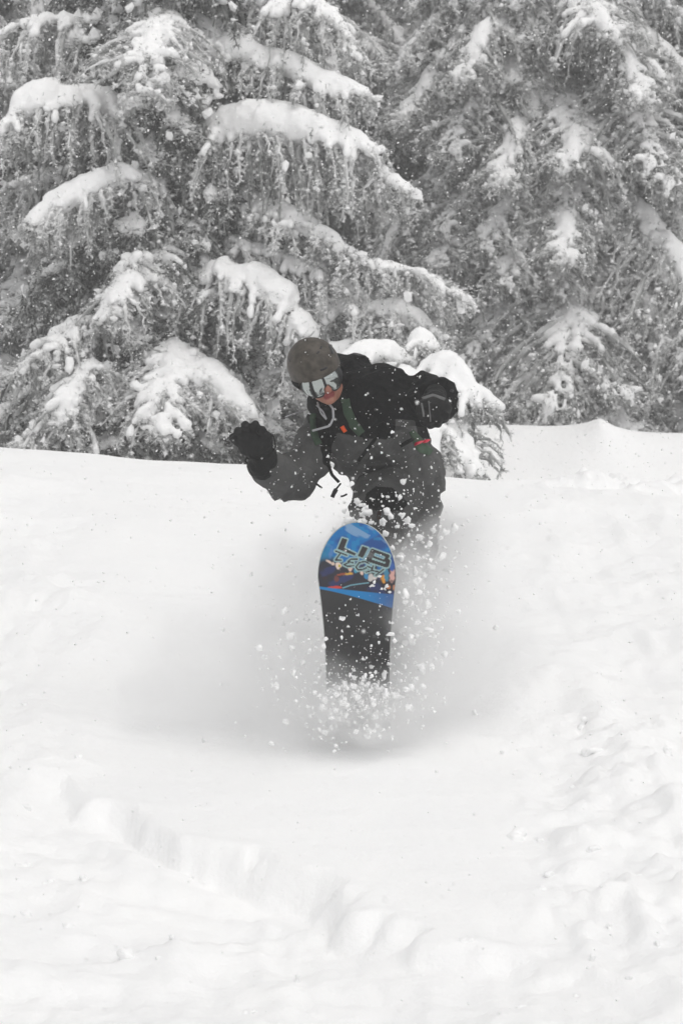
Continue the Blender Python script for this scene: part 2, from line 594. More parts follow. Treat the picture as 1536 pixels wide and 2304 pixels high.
    tp, td, tl, tf = (np.concatenate(q) for q in (tb_, td_, tl_, tf_))
    cores, core_f = [], []
    ns = 5
    for S, sf in zip(sec, sec_f):
        rad = 0.020 * size * r.uniform(0.75, 1.25) * np.interp(v, [0, 0.12, 0.5, 1], [0.55, 1.0, 0.95, 0.12])
        Vc, Qc = tube(S, rad * (1 + 0.25 * r.normal(size=M).clip(-1.4, 1.4)), ns)
        c = np.repeat(S, ns, 0)
        Vc = c + (Vc - c) * (1 + 0.3 * r.normal(size=(len(Vc), 1)).clip(-1.6, 1.8)) + r.normal(size=Vc.shape) * 0.003 * size
        out = (Vc - c)[:, 2] / (0.02 * size)
        cores.append((Vc, Qc))
        core_f.append(np.clip(r.normal(0.42 + frosty + sf, 0.06) + 0.10 * out + r.normal(0, 0.10, len(Vc)) + 0.35 * np.clip(1 - np.repeat(v, ns) / 0.4, 0, 1), 0, 1))
    m = 8
    rep = np.repeat(np.arange(len(tp)), m)
    f = r.uniform(0, 1, len(rep))
    pos = tp[rep] + td[rep] * (tl[rep] * f)[:, None]
    dr = td[rep] * 0.9 + r.normal(size=(len(rep), 3)) * 0.55
    fr = np.clip(tf[rep] + r.normal(0, 0.05, len(rep)) + 0.28 * (f - 0.45), 0, 1)
    V1, F1, a1 = spikes(pos, dr, r.uniform(0.019, 0.038, len(rep)) * size, r.uniform(0.0065, 0.0125, len(rep)) * size, fr, r)
    # limb tip: twigs that stick out level
    n2 = int(70 * dens)
    k = r.integers(int(N * 0.8), N, n2)
    dr2 = T[k] * [1, 1, 0.5] + r.normal(size=(n2, 3)) * [0.5, 0.5, 0.35]
    V2, F2, a2 = spikes(P[k], dr2, r.uniform(0.06, 0.16, n2) * size, r.uniform(0.014, 0.026, n2) * size, np.clip(r.normal(0.65, 0.15, n2), 0, 1), r)
    SS = np.stack(sec)
    od_out = SS[:, -1] - SS[:, 0]; od_out[:, 2] = 0; od_out /= np.linalg.norm(od_out, axis=1)[:, None] + 1e-6
    k = r.integers(0, len(sec), int(len(sec) * 4 * dens))
    q = r.uniform(0, 0.45, len(k)) * (M - 1)
    p0 = SS[k, q.astype(int)] + r.normal(size=(len(k), 3)) * 0.02
    od = SS[k, -1] - SS[k, 0]; od[:, 2] = 0; od /= np.linalg.norm(od, axis=1)[:, None] + 1e-6
    od = od + r.normal(size=od.shape) * 0.5 + T[k % N] * 0.5 + [0, 0, 0.25]
    od /= np.linalg.norm(od, axis=1)[:, None]
    tl5 = r.uniform(0.06, 0.15, len(k)) * size
    r5 = np.repeat(np.arange(len(k)), 7); f5 = r.uniform(0, 1, len(r5))
    V5, F5, a5 = spikes(p0[r5] + od[r5] * (tl5[r5] * f5)[:, None], od[r5] + r.normal(size=(len(r5), 3)) * 0.5, r.uniform(0.02, 0.04, len(r5)) * size, r.uniform(0.006, 0.012, len(r5)) * size, np.clip(r.normal(0.72, 0.2, len(r5)), 0, 1), r)
    # clinging crumbs of snow in the curtain
    n3 = int(len(tp) * 0.45)
    k = r.integers(0, len(tp), n3)
    c3 = tp[k] + td[k] * (tl[k] * r.uniform(0.2, 1.0, n3))[:, None]
    V3, F3 = octas(c3, np.minimum(r.gamma(3.0, 0.0036, n3), 0.03) * size, r, 0.9)
    a3 = np.full(len(V3), 0.95)
    nb_ = int(len(sec) * 1.3)
    k = r.integers(0, len(sec), nb_)
    q = (r.uniform(0.1, 0.9, nb_) * (M - 1)).astype(int)
    V6, F6 = lumps(SS[k, q] + od_out[k] * 0.035 + [0, 0, 0.02], np.clip(r.gamma(2.4, 0.0070, nb_), 0.008, 0.036) * size, r, 0.30, 0.4)
    a6 = np.full(len(V6), 1.0)
    Vt, Qt = tube(P, np.interp(t, [0, 1], [0.030, 0.006]) * (0.6 + L / 3), 6)
    Vc, Qc = merge(cores)
    off = 0
    Vs, Fs, As = [], [], []
    for Vx, Fx, ax in ((V1, F1, a1), (V2, F2, a2), (V5, F5, a5), (V3, F3, a3), (V6, F6, a6)):
        Vs.append(Vx); Fs.append(Fx + off); As.append(ax); off += len(Vx)
    tri = np.concatenate(Fs)
    me = make_mesh(name, np.concatenate(Vs + [Vc, Vt]), [tri, Qc + off, Qt + off + len(Vc)], False,
                   {'frost': np.concatenate(As + core_f + [np.full(len(Vt), 0.3)])}, [M_NEEDLE, M_BARK],
                   np.concatenate([np.zeros(len(tri) + len(Qc), int), np.ones(len(Qt), int)]))
    # snow ----------------------------------------------------------
    B = np.array(balls)
    B[:, 2] += B[:, 3] * 0.25
    lo = B[:, :3].min(0) - snow * 1.5 - 0.05; hi = B[:, :3].max(0) + snow * 1.5 + 0.05
    dim = np.ceil((hi - lo) / vox).astype(int) + 1
    F = np.zeros(dim, np.float32)
    for bx, by, bz, br in B:
        rr = br * 1.55
        i0 = np.maximum(((np.array([bx, by, bz]) - rr - lo) / vox).astype(int), 0)
        i1 = np.minimum(((np.array([bx, by, bz]) + rr - lo) / vox).astype(int) + 2, dim)
        X = lo[0] + np.arange(i0[0], i1[0]) * vox - bx
        Y = lo[1] + np.arange(i0[1], i1[1]) * vox - by
        Z = lo[2] + np.arange(i0[2], i1[2]) * vox - bz
        Z = np.where(Z < 0, Z * 1.25, Z * 0.92)
        d2 = (X[:, None, None] ** 2 + Y[None, :, None] ** 2 + Z[None, None, :] ** 2) / (rr * rr)
        F[i0[0]:i1[0], i0[1]:i1[1], i0[2]:i1[2]] += np.clip(1 - d2, 0, None) ** 2
    gxx, gyy, gzz = np.meshgrid(*[lo[q] + np.arange(dim[q]) * vox for q in range(3)], indexing='ij')
    F = np.minimum(F, 1.2)
    F += (0.34 * noise3(gxx * 6, gyy * 6, gzz * 5, seed) + 0.34 * noise3(gxx * 15, gyy * 15, gzz * 12, seed + 1) + 0.14 * noise3(gxx * 37, gyy * 37, gzz * 30, seed + 2)) * (F > 0.02)
    Vn, Qn = surface_nets(0.36 - F, lo, vox)
    lab = np.arange(len(Vn))
    while True:                                    # connected pieces
        lo_ = lab[Qn].min(1)
        new = lab.copy()
        for q in range(4): np.minimum.at(new, Qn[:, q], lo_)
        new = new[new]
        if (new == lab).all(): break
        lab = new
    ids, num = np.unique(lab, return_counts=True)
    keep = ids[num > 90]
    if not split:
        keep = [keep]
    caps = []
    for kp in keep:
        fm = np.isin(lab[Qn[:, 0]], kp)
        vm = np.isin(lab, kp)
        remap = np.cumsum(vm) - 1
        caps.append(make_mesh(name + '_snow', Vn[vm], [remap[Qn[fm]]], True, mats=[M_CAP]))
    return me, (caps if split else (caps[0], len(keep[0]) > 1))


def add_bough(tree, me, ms, mtx, first=None):
    o = obj('bough', me, tree)
    o.matrix_local = mtx
    if isinstance(ms, tuple):
        s = obj('snow_cap', ms[0], o)
        if ms[1]: s['kind'] = 'stuff'
    else:
        for q in ms: obj('snow_cap', q, o)
    return o


# generic boughs, local x outward from the trunk
VAR = []
def generic(L, up, sag, seed, **kw):
    t = np.linspace(0, 1, 7)
    r = np.random.default_rng(seed)
    ax = np.stack([t * L, 0.08 * L * np.sin(t * 3 + r.uniform(0, 6)) * t, L * (up * t - sag * t ** 2.0)], 1)
    VAR.append((L,) + bough_meshes('bough_%d' % seed, ax, **kw, seed=seed))
for kk in range(16):
    rr = random.Random(kk + 5)
    L = [0.8, 0.95, 1.1, 1.3, 1.5, 1.7, 1.9, 2.1, 2.3, 1.2, 1.4, 1.8, 1.0, 1.6, 0.7, 2.0][kk]
    generic(L, rr.uniform(0.10, 0.40), rr.uniform(0.55, 0.95), 100 + kk, width=0.12 * L + 0.13, hang=rr.uniform(0.42, 0.70),
            snow=rr.uniform(0.045, 0.080), dens=0.72, laden=rr.uniform(0.10, 0.45), frosty=rr.uniform(0.12, 0.28), vox=0.036, size=1.2,
            cover=rr.choice((0.55, 0.7, 0.85)))


INNER = []  # less frosted boughs; their darker colour also paints shade into the crown's gaps
for kk in range(5):
    t_ = np.linspace(0, 1, 7); L = [0.6, 0.8, 1.0, 1.2, 1.4][kk]
    INNER.append((L,) + bough_meshes('inner_bough_%d' % kk, np.stack([t_ * L, 0.05 * L * np.sin(t_ * 4 + kk), L * (0.2 * t_ - 0.6 * t_ ** 2)], 1), width=0.13 * L + 0.10, hang=0.5,
                 snow=0.045, seed=150 + kk, dens=0.8, laden=0.10, frosty=-0.08, vox=0.034, size=1.1, cover=0.35))


def spruce(label, base, H, Rb, seed, zlo, zhi, step, per, skip=None, front=1.0, thin=False, pool=None):
    r = random.Random(seed)
    tree = empty('spruce_tree', base)
    tag(tree, label, 'tree', 'snow-laden spruces behind the slope')
    zz = np.linspace(-0.6, H, 24)
    Pt = np.stack([0.05 * np.sin(zz * 0.5 + seed), 0.05 * np.cos(zz * 0.4 + seed), zz], 1)
    Vt, Qt = tube(Pt, np.interp(zz, [-0.6, 0.4, H], [0.032 * H * 0.6, 0.0125 * H, 0.02]), 12)
    obj('trunk', make_mesh('trunk', Vt, [Qt], True, mats=[M_BARK]), tree)
    z = zlo; a0 = r.uniform(0, 6.28)
    while z < zhi:
        n = per if z < H * 0.75 else max(4, per - 2)
        a0 += 0.5 + r.uniform(-0.2, 0.2)
        for k in range(n):
            a = a0 + 6.2832 * k / n + r.uniform(-0.25, 0.25)
            zz_ = z + r.uniform(-0.5, 0.5) * step
            L = Rb * (1 - zz_ / H) ** 0.85 * r.uniform(0.78, 1.15)
            dx, dy = math.cos(a), math.sin(a)
            L *= 1 - (1 - front) * max(0.0, min(1.0, (0.55 - dy) / 0.6))
            if L < 0.3: continue
            if dy > 0.45 and (k % 2 or thin):         # the far side of the crown is thinner
                continue
            if skip and skip(base[0] + dx * L * 0.6, base[1] + dy * L * 0.6, base[2] + zz_ - 0.15 * L, dx, dy):
                continue
            c = sorted(pool or VAR, key=lambda q: abs(q[0] - L))[:4]
            Lv, me, ms = r.choice(c)
            s = L / Lv
            m = Matrix.Translation((0, 0, zz_)) @ Matrix.Rotation(a, 4, 'Z') @ Matrix.Rotation(R(r.uniform(-6, 14)), 4, 'Y') @ Matrix.Diagonal((s, s * r.choice((-1, 1)) * r.uniform(0.9, 1.1), s * r.uniform(0.85, 1.1), 1))
            add_bough(tree, me, ms, m)
        z += step * (0.75 + 0.5 * (z / H))
    return tree


# --- the large spruce behind the raised glove: boughs placed as in the photograph
TY = 26.0
tb = W(385, 1040, TY)
tbase = (tb[0], TY, gh(tb[0], TY) - 0.05)
KEY = [  # pixel crest line with distance at each point, width, hang, snow, laden
    ([(430, 150, 25.8), (540, 132, 25.5), (640, 150, 25.3), (720, 195, 25.1), (830, 228, 25.0)], 0.34, 0.55, 0.125, 0.55),
    ([(395, 275, 25.8), (500, 300, 25.4), (570, 287, 25.2), (720, 308, 25.0), (850, 345, 24.9)], 0.34, 0.85, 0.130, 0.60),
    ([(660, 350, 25.6), (780, 378, 25.2), (850, 392, 25.1), (910, 440, 25.0)], 0.30, 0.55, 0.100, 0.45),
    ([(560, 470, 25.5), (650, 500, 25.2), (735, 545, 25.0), (840, 612, 24.9)], 0.28, 0.38, 0.095, 0.45),
    ([(520, 545, 25.6), (660, 595, 25.3), (800, 660, 25.0), (895, 775, 24.9)], 0.36, 0.55, 0.055, 0.20),
    ([(415, 628, 25.5), (500, 610, 25.2), (585, 635, 25.0), (645, 695, 24.8), (695, 770, 24.7)], 0.36, 0.72, 0.120, 0.55),
    ([(385, 830, 25.4), (430, 822, 25.0), (490, 880, 24.7), (560, 945, 24.6)], 0.40, 0.60, 0.130, 0.60),
    ([(330, 330, 25.8), (215, 228, 25.4), (120, 220, 25.2), (60, 245, 25.1), (0, 310, 25.0)], 0.36, 0.75, 0.125, 0.55),
    ([(355, 430, 25.6), (275, 398, 25.1), (200, 435, 24.9), (130, 470, 24.8), (78, 515, 24.7)], 0.32, 0.60, 0.125, 0.65),
    ([(385, 660, 25.3), (310, 628, 24.9), (268, 668, 24.7), (232, 725, 24.6)], 0.30, 0.45, 0.115, 0.65),
    ([(372, 40, 25.6), (345, 62, 25.0), (335, 140, 24.5), (330, 210, 24.3)], 0.44, 0.60, 0.062, 0.20),
    ([(395, 800, 25.5), (392, 790, 25.0), (375, 880, 24.4), (362, 980, 24.2)], 0.34, 0.50, 0.095, 0.65),
    ([(560, 10, 25.8), (680, 0, 25.5), (740, 40, 25.3), (800, 140, 25.2)], 0.36, 0.70, 0.085, 0.45),
    ([(300, 420, 26.4), (150, 405, 26.0), (60, 410, 25.9), (-40, 470, 25.8)], 0.34, 0.60, 0.080, 0.30),
    ([(300, 100, 26.2), (160, 50, 25.9), (60, 55, 25.8), (-40, 120, 25.7)], 0.34, 0.70, 0.085, 0.35),
    ([(330, 600, 25.2), (305, 585, 24.9), (285, 640, 24.8)], 0.22, 0.40, 0.090, 0.55),
    ([(300, 760, 25.4), (190, 720, 25.0), (120, 780, 24.8), (30, 850, 24.7)], 0.34, 0.50, 0.060, 0.25),
    ([(320, 880, 25.2), (200, 880, 24.8), (120, 945, 24.6), (40, 1010, 24.5)], 0.36, 0.50, 0.070, 0.30),
    ([(250, 830, 25.0), (190, 835, 24.6), (165, 900, 24.4), (150, 960, 24.3)], 0.30, 0.45, 0.075, 0.35),
    ([(600, 850, 25.4), (680, 830, 25.0), (800, 800, 24.6), (890, 850, 24.5)], 0.34, 0.50, 0.085, 0.40),
    ([(700, 590, 25.4), (820, 600, 25.0), (940, 620, 24.8), (1040, 680, 24.7)], 0.36, 0.55, 0.075, 0.40),
    ([(640, 690, 25.4), (780, 700, 25.0), (900, 710, 24.8), (1000, 770, 24.7)], 0.36, 0.50, 0.075, 0.40),
]

t1 = spruce('broad spruce with thick white caps on draped boughs, beside the rider\'s raised glove', tbase, 15.0, 2.5, 1, 0.15, 9.0, 0.34, 7, front=0.50, pool=INNER)
for k, (pts, wd, hg, sn, ld) in enumerate(KEY):
    P = np.array([W(*p) for p in pts]) - np.array(tbase)
    me, ms = bough_meshes('key_bough_%d' % k, P, wd, hg * 0.95, sn * 0.74, 300 + k, dens=1.0, laden=ld * 0.9, frosty=0.24, vox=0.023, cover=0.80, split=True)
    add_bough(t1, me, ms, Matrix.Identity(4))


def tree_at(label, px, Y, H, Rb, seed, zhi, step, per):
    x = W(px, 1000, Y)[0]
    b = (x, Y, gh(x, Y) - 0.1)
    return spruce(label, b, H, Rb, seed, 0.35, zhi, step, per, thin=True)


tree_at('hazy spruce with small rounded snow tufts, rising behind the drifted snowbank', 1255, 33.0, 18, 2.9, 2, 9.5, 0.32, 9)
tree_at('dim spruce squeezed between the broad spruce and the tufted one', 950, 38.0, 19, 2.8, 3, 11.0, 0.42, 7)
tree_at('hazy spruce growing at the outer end of the drifted snowbank', 1640, 35.0, 17, 2.9, 4, 10.0, 0.40, 8)
tree_at('dark spruce half hidden at the outer side of the broad spruce', 20, 30.5, 17, 2.6, 5, 9.0, 0.40, 7)
tree_at('far spruce standing behind the broad spruce, mostly covered by it', 620, 36.0, 20, 2.9, 6, 11.0, 0.45, 7)
tree_at('farthest pale spruce seen through the gap behind the tufted one', 1420, 44.0, 22, 3.2, 7, 13.0, 0.5, 7)
tree_at('far pale spruce behind the dark spruce\'s outer boughs', 230, 42.0, 22, 3.2, 8, 13.0, 0.5, 7)
tree_at('far pale spruce behind the dim squeezed spruce', 1080, 46.0, 23, 3.3, 9, 13.0, 0.5, 7)

# young spruce bowed under its load, just behind the rider
yb = W(930, 1080, 22.6)
ybase = (yb[0], 22.6, gh(yb[0], 22.6) - 0.1)
yt = empty('young_spruce', ybase)
tag(yt, 'young bowed spruce buried in snow right behind the rider\'s shoulder', 'tree')
Pt = np.array([W(925, 1120, 22.6), W(928, 950, 22.62), W(940, 790, 22.6)]) - ybase
Vt, Qt = tube(resample(Pt, 12)[0], np.linspace(0.06, 0.012, 12), 8)
obj('trunk', make_mesh('trunk', Vt, [Qt], True, mats=[M_BARK]), yt)
YK = [([(945, 800, 22.6), (948, 772, 22.5), (955, 790, 22.4)], 0.14, 0.25, 0.12, 0.7),
      ([(930, 820, 22.5), (860, 805, 22.2), (780, 815, 22.1), (720, 860, 22.0)], 0.24, 0.40, 0.10, 0.6),
      ([(945, 830, 22.5), (1000, 835, 22.2), (1045, 870, 22.0), (1080, 920, 21.9)], 0.26, 0.40, 0.12, 0.6),
      ([(930, 880, 22.4), (900, 890, 22.0), (860, 930, 21.8), (830, 990, 21.7)], 0.30, 0.40, 0.11, 0.7),
      ([(940, 950, 22.3), (985, 965, 21.9), (1020, 1010, 21.7), (1060, 1080, 21.6)], 0.28, 0.30, 0.16, 0.8),
      ([(935, 930, 22.3), (940, 940, 21.8), (950, 1000, 21.5), (955, 1070, 21.4)], 0.28, 0.35, 0.13, 0.8),
      ([(920, 960, 22.4), (860, 980, 22.0), (790, 1020, 21.8), (730, 1070, 21.7)], 0.28, 0.35, 0.13, 0.7)]
for k, (pts, wd, hg, sn, ld) in enumerate(YK):
    P = np.array([W(*p) for p in pts]) - np.array(ybase)
    me, ms = bough_meshes('young_bough_%d' % k, P, wd * 1.15, hg * 1.2, sn * 0.66, 400 + k, dens=0.8, laden=ld, frosty=0.14, vox=0.028, split=True)
    add_bough(yt, me, ms, Matrix.Identity(4))


# ------------------------------------------------------------------ the rider: implicit surfaces
def srgb(*c):
    return tuple(((v / 255) / 12.92 if v / 255 <= 0.04045 else ((v / 255 + 0.055) / 1.055) ** 2.4) for v in c)


def smin(a, b, k):
    h = np.clip(0.5 + 0.5 * (b - a) / k, 0, 1)
    return b + (a - b) * h - k * h * (1 - h)


def cone(P, a, b, ra, rb):
    a, b = np.asarray(a), np.asarray(b)
    d = b - a
    q = P - a
    t = np.clip((q @ d) / (d @ d + 1e-9), 0, 1)
    return np.sqrt(((q - t[..., None] * d) ** 2).sum(-1)) - (ra + (rb - ra) * t)


def ell(Q, c, r):
    q = (Q - np.asarray(c)) / np.asarray(r)
    n = np.sqrt((q * q).sum(-1))
    return (n - 1) * min(r) * np.where(n < 1, 1, 1.0)


def union(P, prims, k):
    d = None
    for a, b, ra, rb in prims:
        e = cone(P, a, b, ra, rb)
        d = e if d is None else smin(d, e, k)
    return d


def grid_mesh(fn, lo, hi, h):
    """mesh an implicit surface: coarse pass first, fine samples only near the surface"""
    lo, hi = np.asarray(lo, float), np.asarray(hi, float)
    K = 4
    nc = np.ceil((hi - lo) / (h * K)).astype(int) + 1
    cax = [lo[q] + (np.arange(nc[q]) * K + (K - 1) / 2) * h for q in range(3)]
    Cd = fn(np.stack(np.meshgrid(*cax, indexing='ij'), -1))
    F = np.repeat(np.repeat(np.repeat(Cd, K, 0), K, 1), K, 2).astype(np.float32)
    near = np.abs(Cd) < h * K * 1.5 + 0.03
    I = np.argwhere(np.repeat(np.repeat(np.repeat(near, K, 0), K, 1), K, 2))
    F[I[:, 0], I[:, 1], I[:, 2]] = fn(lo + I * h)
    return surface_nets(F, lo, h)


def relax(V, Q, it=2):
    for _ in range(it):
        c = V[Q].mean(1); acc = np.zeros_like(V); n = np.zeros(len(V))
        for q in range(4):
            np.add.at(acc, Q[:, q], c); np.add.at(n, Q[:, q], 1)
        V = acc / np.maximum(n, 1)[:, None]
    return V


def chain(*pts):
    """(px, py, Y, radius) ... -> list of tapered segments"""
    w = [(W(*p[:3]), p[3]) for p in pts]
    return [(w[i][0], w[i + 1][0], w[i][1], w[i + 1][1]) for i in range(len(w) - 1)]


def bounds(prims, pad):
    A = np.array([np.minimum(a - ra, b - rb) for a, b, ra, rb in prims]).min(0)
    B = np.array([np.maximum(a + ra, b + rb) for a, b, ra, rb in prims]).max(0)
    return A - pad, B + pad


def to_px(V):
    c, s_ = math.cos(PITCH), math.sin(PITCH)
    x, y, z = V[..., 0], V[..., 1], V[..., 2] - CAMZ
    dpt = y * c + z * s_
    return 768 + FPX * x / dpt, 1152 - FPX * (z * c - y * s_) / dpt


def in_poly(px, py, poly):
    r = np.zeros(px.shape, bool)
    n = len(poly)
    for i in range(n):
        (x0, y0), (x1, y1) = poly[i], poly[(i + 1) % n]
        c = ((y0 > py) != (y1 > py)) & (px < (x1 - x0) * (py - y0) / (y1 - y0 + 1e-9) + x0)
        r ^= c
    return r


def hit(fn, px, py, y0=10.6, y1=13.0):
    """first point of an implicit surface seen through pixels, with its outward normal"""
    px, py = np.broadcast_arrays(np.asarray(px, float), np.asarray(py, float))
    a = (px - 768.0) / FPX; b = (1152.0 - py) / FPX
    c, s_ = math.cos(PITCH), math.sin(PITCH)
    D = np.stack([a, c - b * s_, s_ + b * c], -1); D /= np.linalg.norm(D, axis=-1)[..., None]
    O = np.array([0, 0, CAMZ])
    t = y0 / D[..., 1]
    for _ in range(45):
        t = t + np.clip(fn(O + D * t[..., None]) * 0.7, -0.03, 0.25)
        t = np.minimum(t, y1 / D[..., 1])
    P = O + D * t[..., None]
    e = 0.006
    N = np.stack([fn(P + np.eye(3)[q] * e) - fn(P - np.eye(3)[q] * e) for q in range(3)], -1)
    N /= np.linalg.norm(N, axis=-1)[..., None] + 1e-9
    return P, N


def patch(name, fn, line, width, thick, material, parent, m=5, n=24, lift=0.002):
    """a band of cloth or webbing lying on a surface along a pixel line; width in pixels (number or list)"""
    L3 = np.array([(x, y, 0.0) for x, y in line])
    if len(L3) == 2: L3 = np.array([L3[0], (L3[0] + L3[1]) / 2, L3[1]])
    C, _ = resample(L3, n)
    T = np.gradient(C, axis=0); T /= np.linalg.norm(T, axis=1)[:, None] + 1e-9
    S = np.stack([-T[:, 1], T[:, 0]], 1)
    wd = np.interp(np.linspace(0, 1, n), np.linspace(0, 1, len(np.atleast_1d(width))), np.atleast_1d(width)) if np.ndim(width) else np.full(n, width)
    u = np.linspace(-0.5, 0.5, m)
    px = C[:, None, 0] + S[:, None, 0] * wd[:, None] * u
    py = C[:, None, 1] + S[:, None, 1] * wd[:, None] * u
    P, N = hit(fn, px, py)
    N = N * [1, 1, 1]
    edge = (1 - (2 * np.abs(u)) ** 4)[None, :, None] * 0.7 + 0.3
    top = P + N * (lift + thick * edge)
    bot = P - N * 0.006
    V = np.concatenate([top.reshape(-1, 3), bot.reshape(-1, 3)])
    i = np.arange(n - 1)[:, None]; j = np.arange(m - 1)[None, :]
    a = i * m + j
    f = np.stack([a, a + 1, a + m + 1, a + m], -1).reshape(-1, 4)
    k = n * m
    Q = [f, f[:, ::-1] + k]
    rim = [q for q in range(m)] + [q * m + m - 1 for q in range(1, n)] + [(n - 1) * m + q for q in range(m - 2, -1, -1)] + [q * m for q in range(n - 2, 0, -1)]
    rim = np.array(rim); nx = np.roll(rim, -1)
    Q.append(np.stack([rim, rim + k, nx + k, nx], -1))
    return obj(name, make_mesh(name, V - ORG, [np.concatenate(Q)], True, mats=[material]), parent)


def cord(name, pts, rad, material, parent, n=40, k=6):
    P, _ = resample(np.array(pts), n)
    Vt, Qt = tube(P, rad, k)
    capA, capB = np.arange(k)[::-1][None, :], (len(Vt) - k + np.arange(k))[None, :]
    return obj(name, make_mesh(name, Vt - ORG, [Qt, capA, capB], True, mats=[material]), parent)


# cloth materials
def cloth(name, col, dark=0.75, rough=0.85, weave=420):
    m, n, l, b = mat(name, col, rough, 0.12)
    c2 = tuple(v * dark for v in col)
    l.new(ramp(n, l, add_noise(n, l, 9, 5), [(0.35, c2), (0.65, col)]), b.inputs['Base Color'])
    bump(n, l, b, add_noise(n, l, 26, 5, 0.6), 0.55, 0.02)
    bump(n, l, b, add_noise(n, l, weave, 2), 0.3, 0.002)
    return m


def two_tone(name, attr, col_a, col_b):
    m, n, l, b = mat(name, col_a, 0.8, 0.10)
    at = n.new('ShaderNodeAttribute'); at.attribute_name = attr
    rmp = n.new('ShaderNodeMapRange'); rmp.inputs['From Min'].default_value = 0.35; rmp.inputs['From Max'].default_value = 0.65
    l.new(at.outputs['Fac'], rmp.inputs[0])
    mx = n.new('ShaderNodeMix'); mx.data_type = 'RGBA'
    l.new(rmp.outputs[0], mx.inputs[0])
    nz = add_noise(n, l, 8, 5)
    l.new(ramp(n, l, nz, [(0.3, tuple(v * 0.66 for v in col_a)), (0.7, tuple(v * 1.1 for v in col_a))]), mx.inputs[6])
    l.new(ramp(n, l, nz, [(0.3, tuple(v * 0.78 for v in col_b)), (0.7, col_b)]), mx.inputs[7])
    l.new(mx.outputs[2], b.inputs['Base Color'])
    bump(n, l, b, add_noise(n, l, 17, 5, 0.6), 0.8, 0.035)
    bump(n, l, b, add_noise(n, l, 430, 2), 0.3, 0.002)
    return m


C_GREY, C_BLACK = (0.094, 0.094, 0.093), (0.0095, 0.0095, 0.010)
M_JACKET = two_tone('jacket_cloth', 'black', C_GREY, C_BLACK)
M_TROUSER = two_tone('trouser_cloth', 'black', (0.076, 0.076, 0.075), (0.010, 0.010, 0.010))
M_GLOVE = cloth('glove_leather', (0.014, 0.014, 0.014), 0.6, 0.6, 200)
M_BLACK = cloth('black_webbing', (0.010, 0.010, 0.010))
M_GREEN = cloth('green_webbing', (0.062, 0.100, 0.066), 0.7)
M_BOOT = cloth('boot_shell', (0.02, 0.02, 0.02), 0.7, 0.6)
M_HELMET, n_, l_, b_ = mat('matt_brown_helmet', (0.055, 0.045, 0.036), 0.55, 0.35)
l_.new(ramp(n_, l_, add_noise(n_, l_, 30, 5), [(0.38, (0.036, 0.030, 0.023)), (0.62, (0.074, 0.062, 0.050))]), b_.inputs['Base Color'])
bump(n_, l_, b_, add_noise(n_, l_, 90, 3), 0.15, 0.003)
M_LENS, *_ = mat('mirrored_lens', (0.40, 0.43, 0.42), 0.12, 0.5, 0.9)
M_FRAME, *_ = mat('black_plastic', (0.012, 0.012, 0.013), 0.45, 0.4)
M_ORANGE, *_ = mat('orange_plastic', (0.85, 0.10, 0.015), 0.5, 0.4)
M_RED, *_ = mat('red_plastic', (0.62, 0.012, 0.045), 0.5, 0.4)
M_CORD, *_ = mat('pale_cord', (0.36, 0.36, 0.38), 0.8, 0.2)
M_SKIN, n_, l_, b_ = mat('skin', (0.34, 0.15, 0.11), 0.5, 0.4)
at_ = n_.new('ShaderNodeAttribute'); at_.attribute_name = 'lip'
l_.new(ramp(n_, l_, at_.outputs['Fac'], [(0.0, (0.36, 0.165, 0.115)), (0.5, (0.27, 0.085, 0.065)), (1.0, (0.20, 0.028, 0.028))]), b_.inputs['Base Color'])
b_.inputs['Subsurface Weight'].default_value = 0.15
b_.inputs['Subsurface Radius'].default_value = (0.01, 0.004, 0.002)
bump(n_, l_, b_, add_noise(n_, l_, 160, 3), 0.2, 0.002)

# skeleton (photograph pixel, distance, radius in metres)
HIP = (905, 1082, 12.30)
TORSO = chain((892, 1072, 12.26, 0.170), (858, 1010, 12.10, 0.178), (800, 945, 11.93, 0.165), (778, 905, 11.87, 0.115))
SHOULD = chain((722, 948, 11.98, 0.085), (785, 900, 11.88, 0.10), (840, 884, 11.80, 0.088))
ARM_R = chain((716, 952, 11.98, 0.085), (690, 1030, 11.86, 0.078), (655, 1078, 11.74, 0.074), (628, 1070, 11.64, 0.066), (596, 1044, 11.54, 0.056))
ARM_L = chain((845, 888, 11.80, 0.088), (900, 894, 11.77, 0.080), (958, 900, 11.72, 0.073), (980, 896, 11.58, 0.064), (978, 900, 11.50, 0.058))
HOOD = chain((788, 842, 11.86, 0.060), (798, 868, 11.90, 0.066), (770, 905, 11.84, 0.075), (712, 918, 11.84, 0.045)) + chain((788, 842, 11.86, 0.060), (756, 838, 11.92, 0.06))
HEM = chain((908, 1064, 12.27, 0.152), (878, 1082, 12.15, 0.155))
JACK = TORSO + SHOULD + ARM_R + ARM_L + HOOD + HEM
LEG_F = chain((895, 1100, 12.22, 0.145), (865, 1128, 11.92, 0.120), (858, 1160, 11.84, 0.112), (838, 1270, 11.84, 0.090), (812, 1400, 11.80, 0.076))
LEG_B = chain((912, 1090, 12.34, 0.132), (912, 1150, 12.18, 0.122), (915, 1235, 12.06, 0.105), (865, 1400, 12.16, 0.090), (825, 1560, 12.20, 0.080))
PELVIS = chain((908, 1078, 12.34, 0.142), (898, 1095, 12.24, 0.150))
TROU = PELVIS + LEG_F + LEG_B
ORG = np.array([*W(850, 1600, 12.1)])


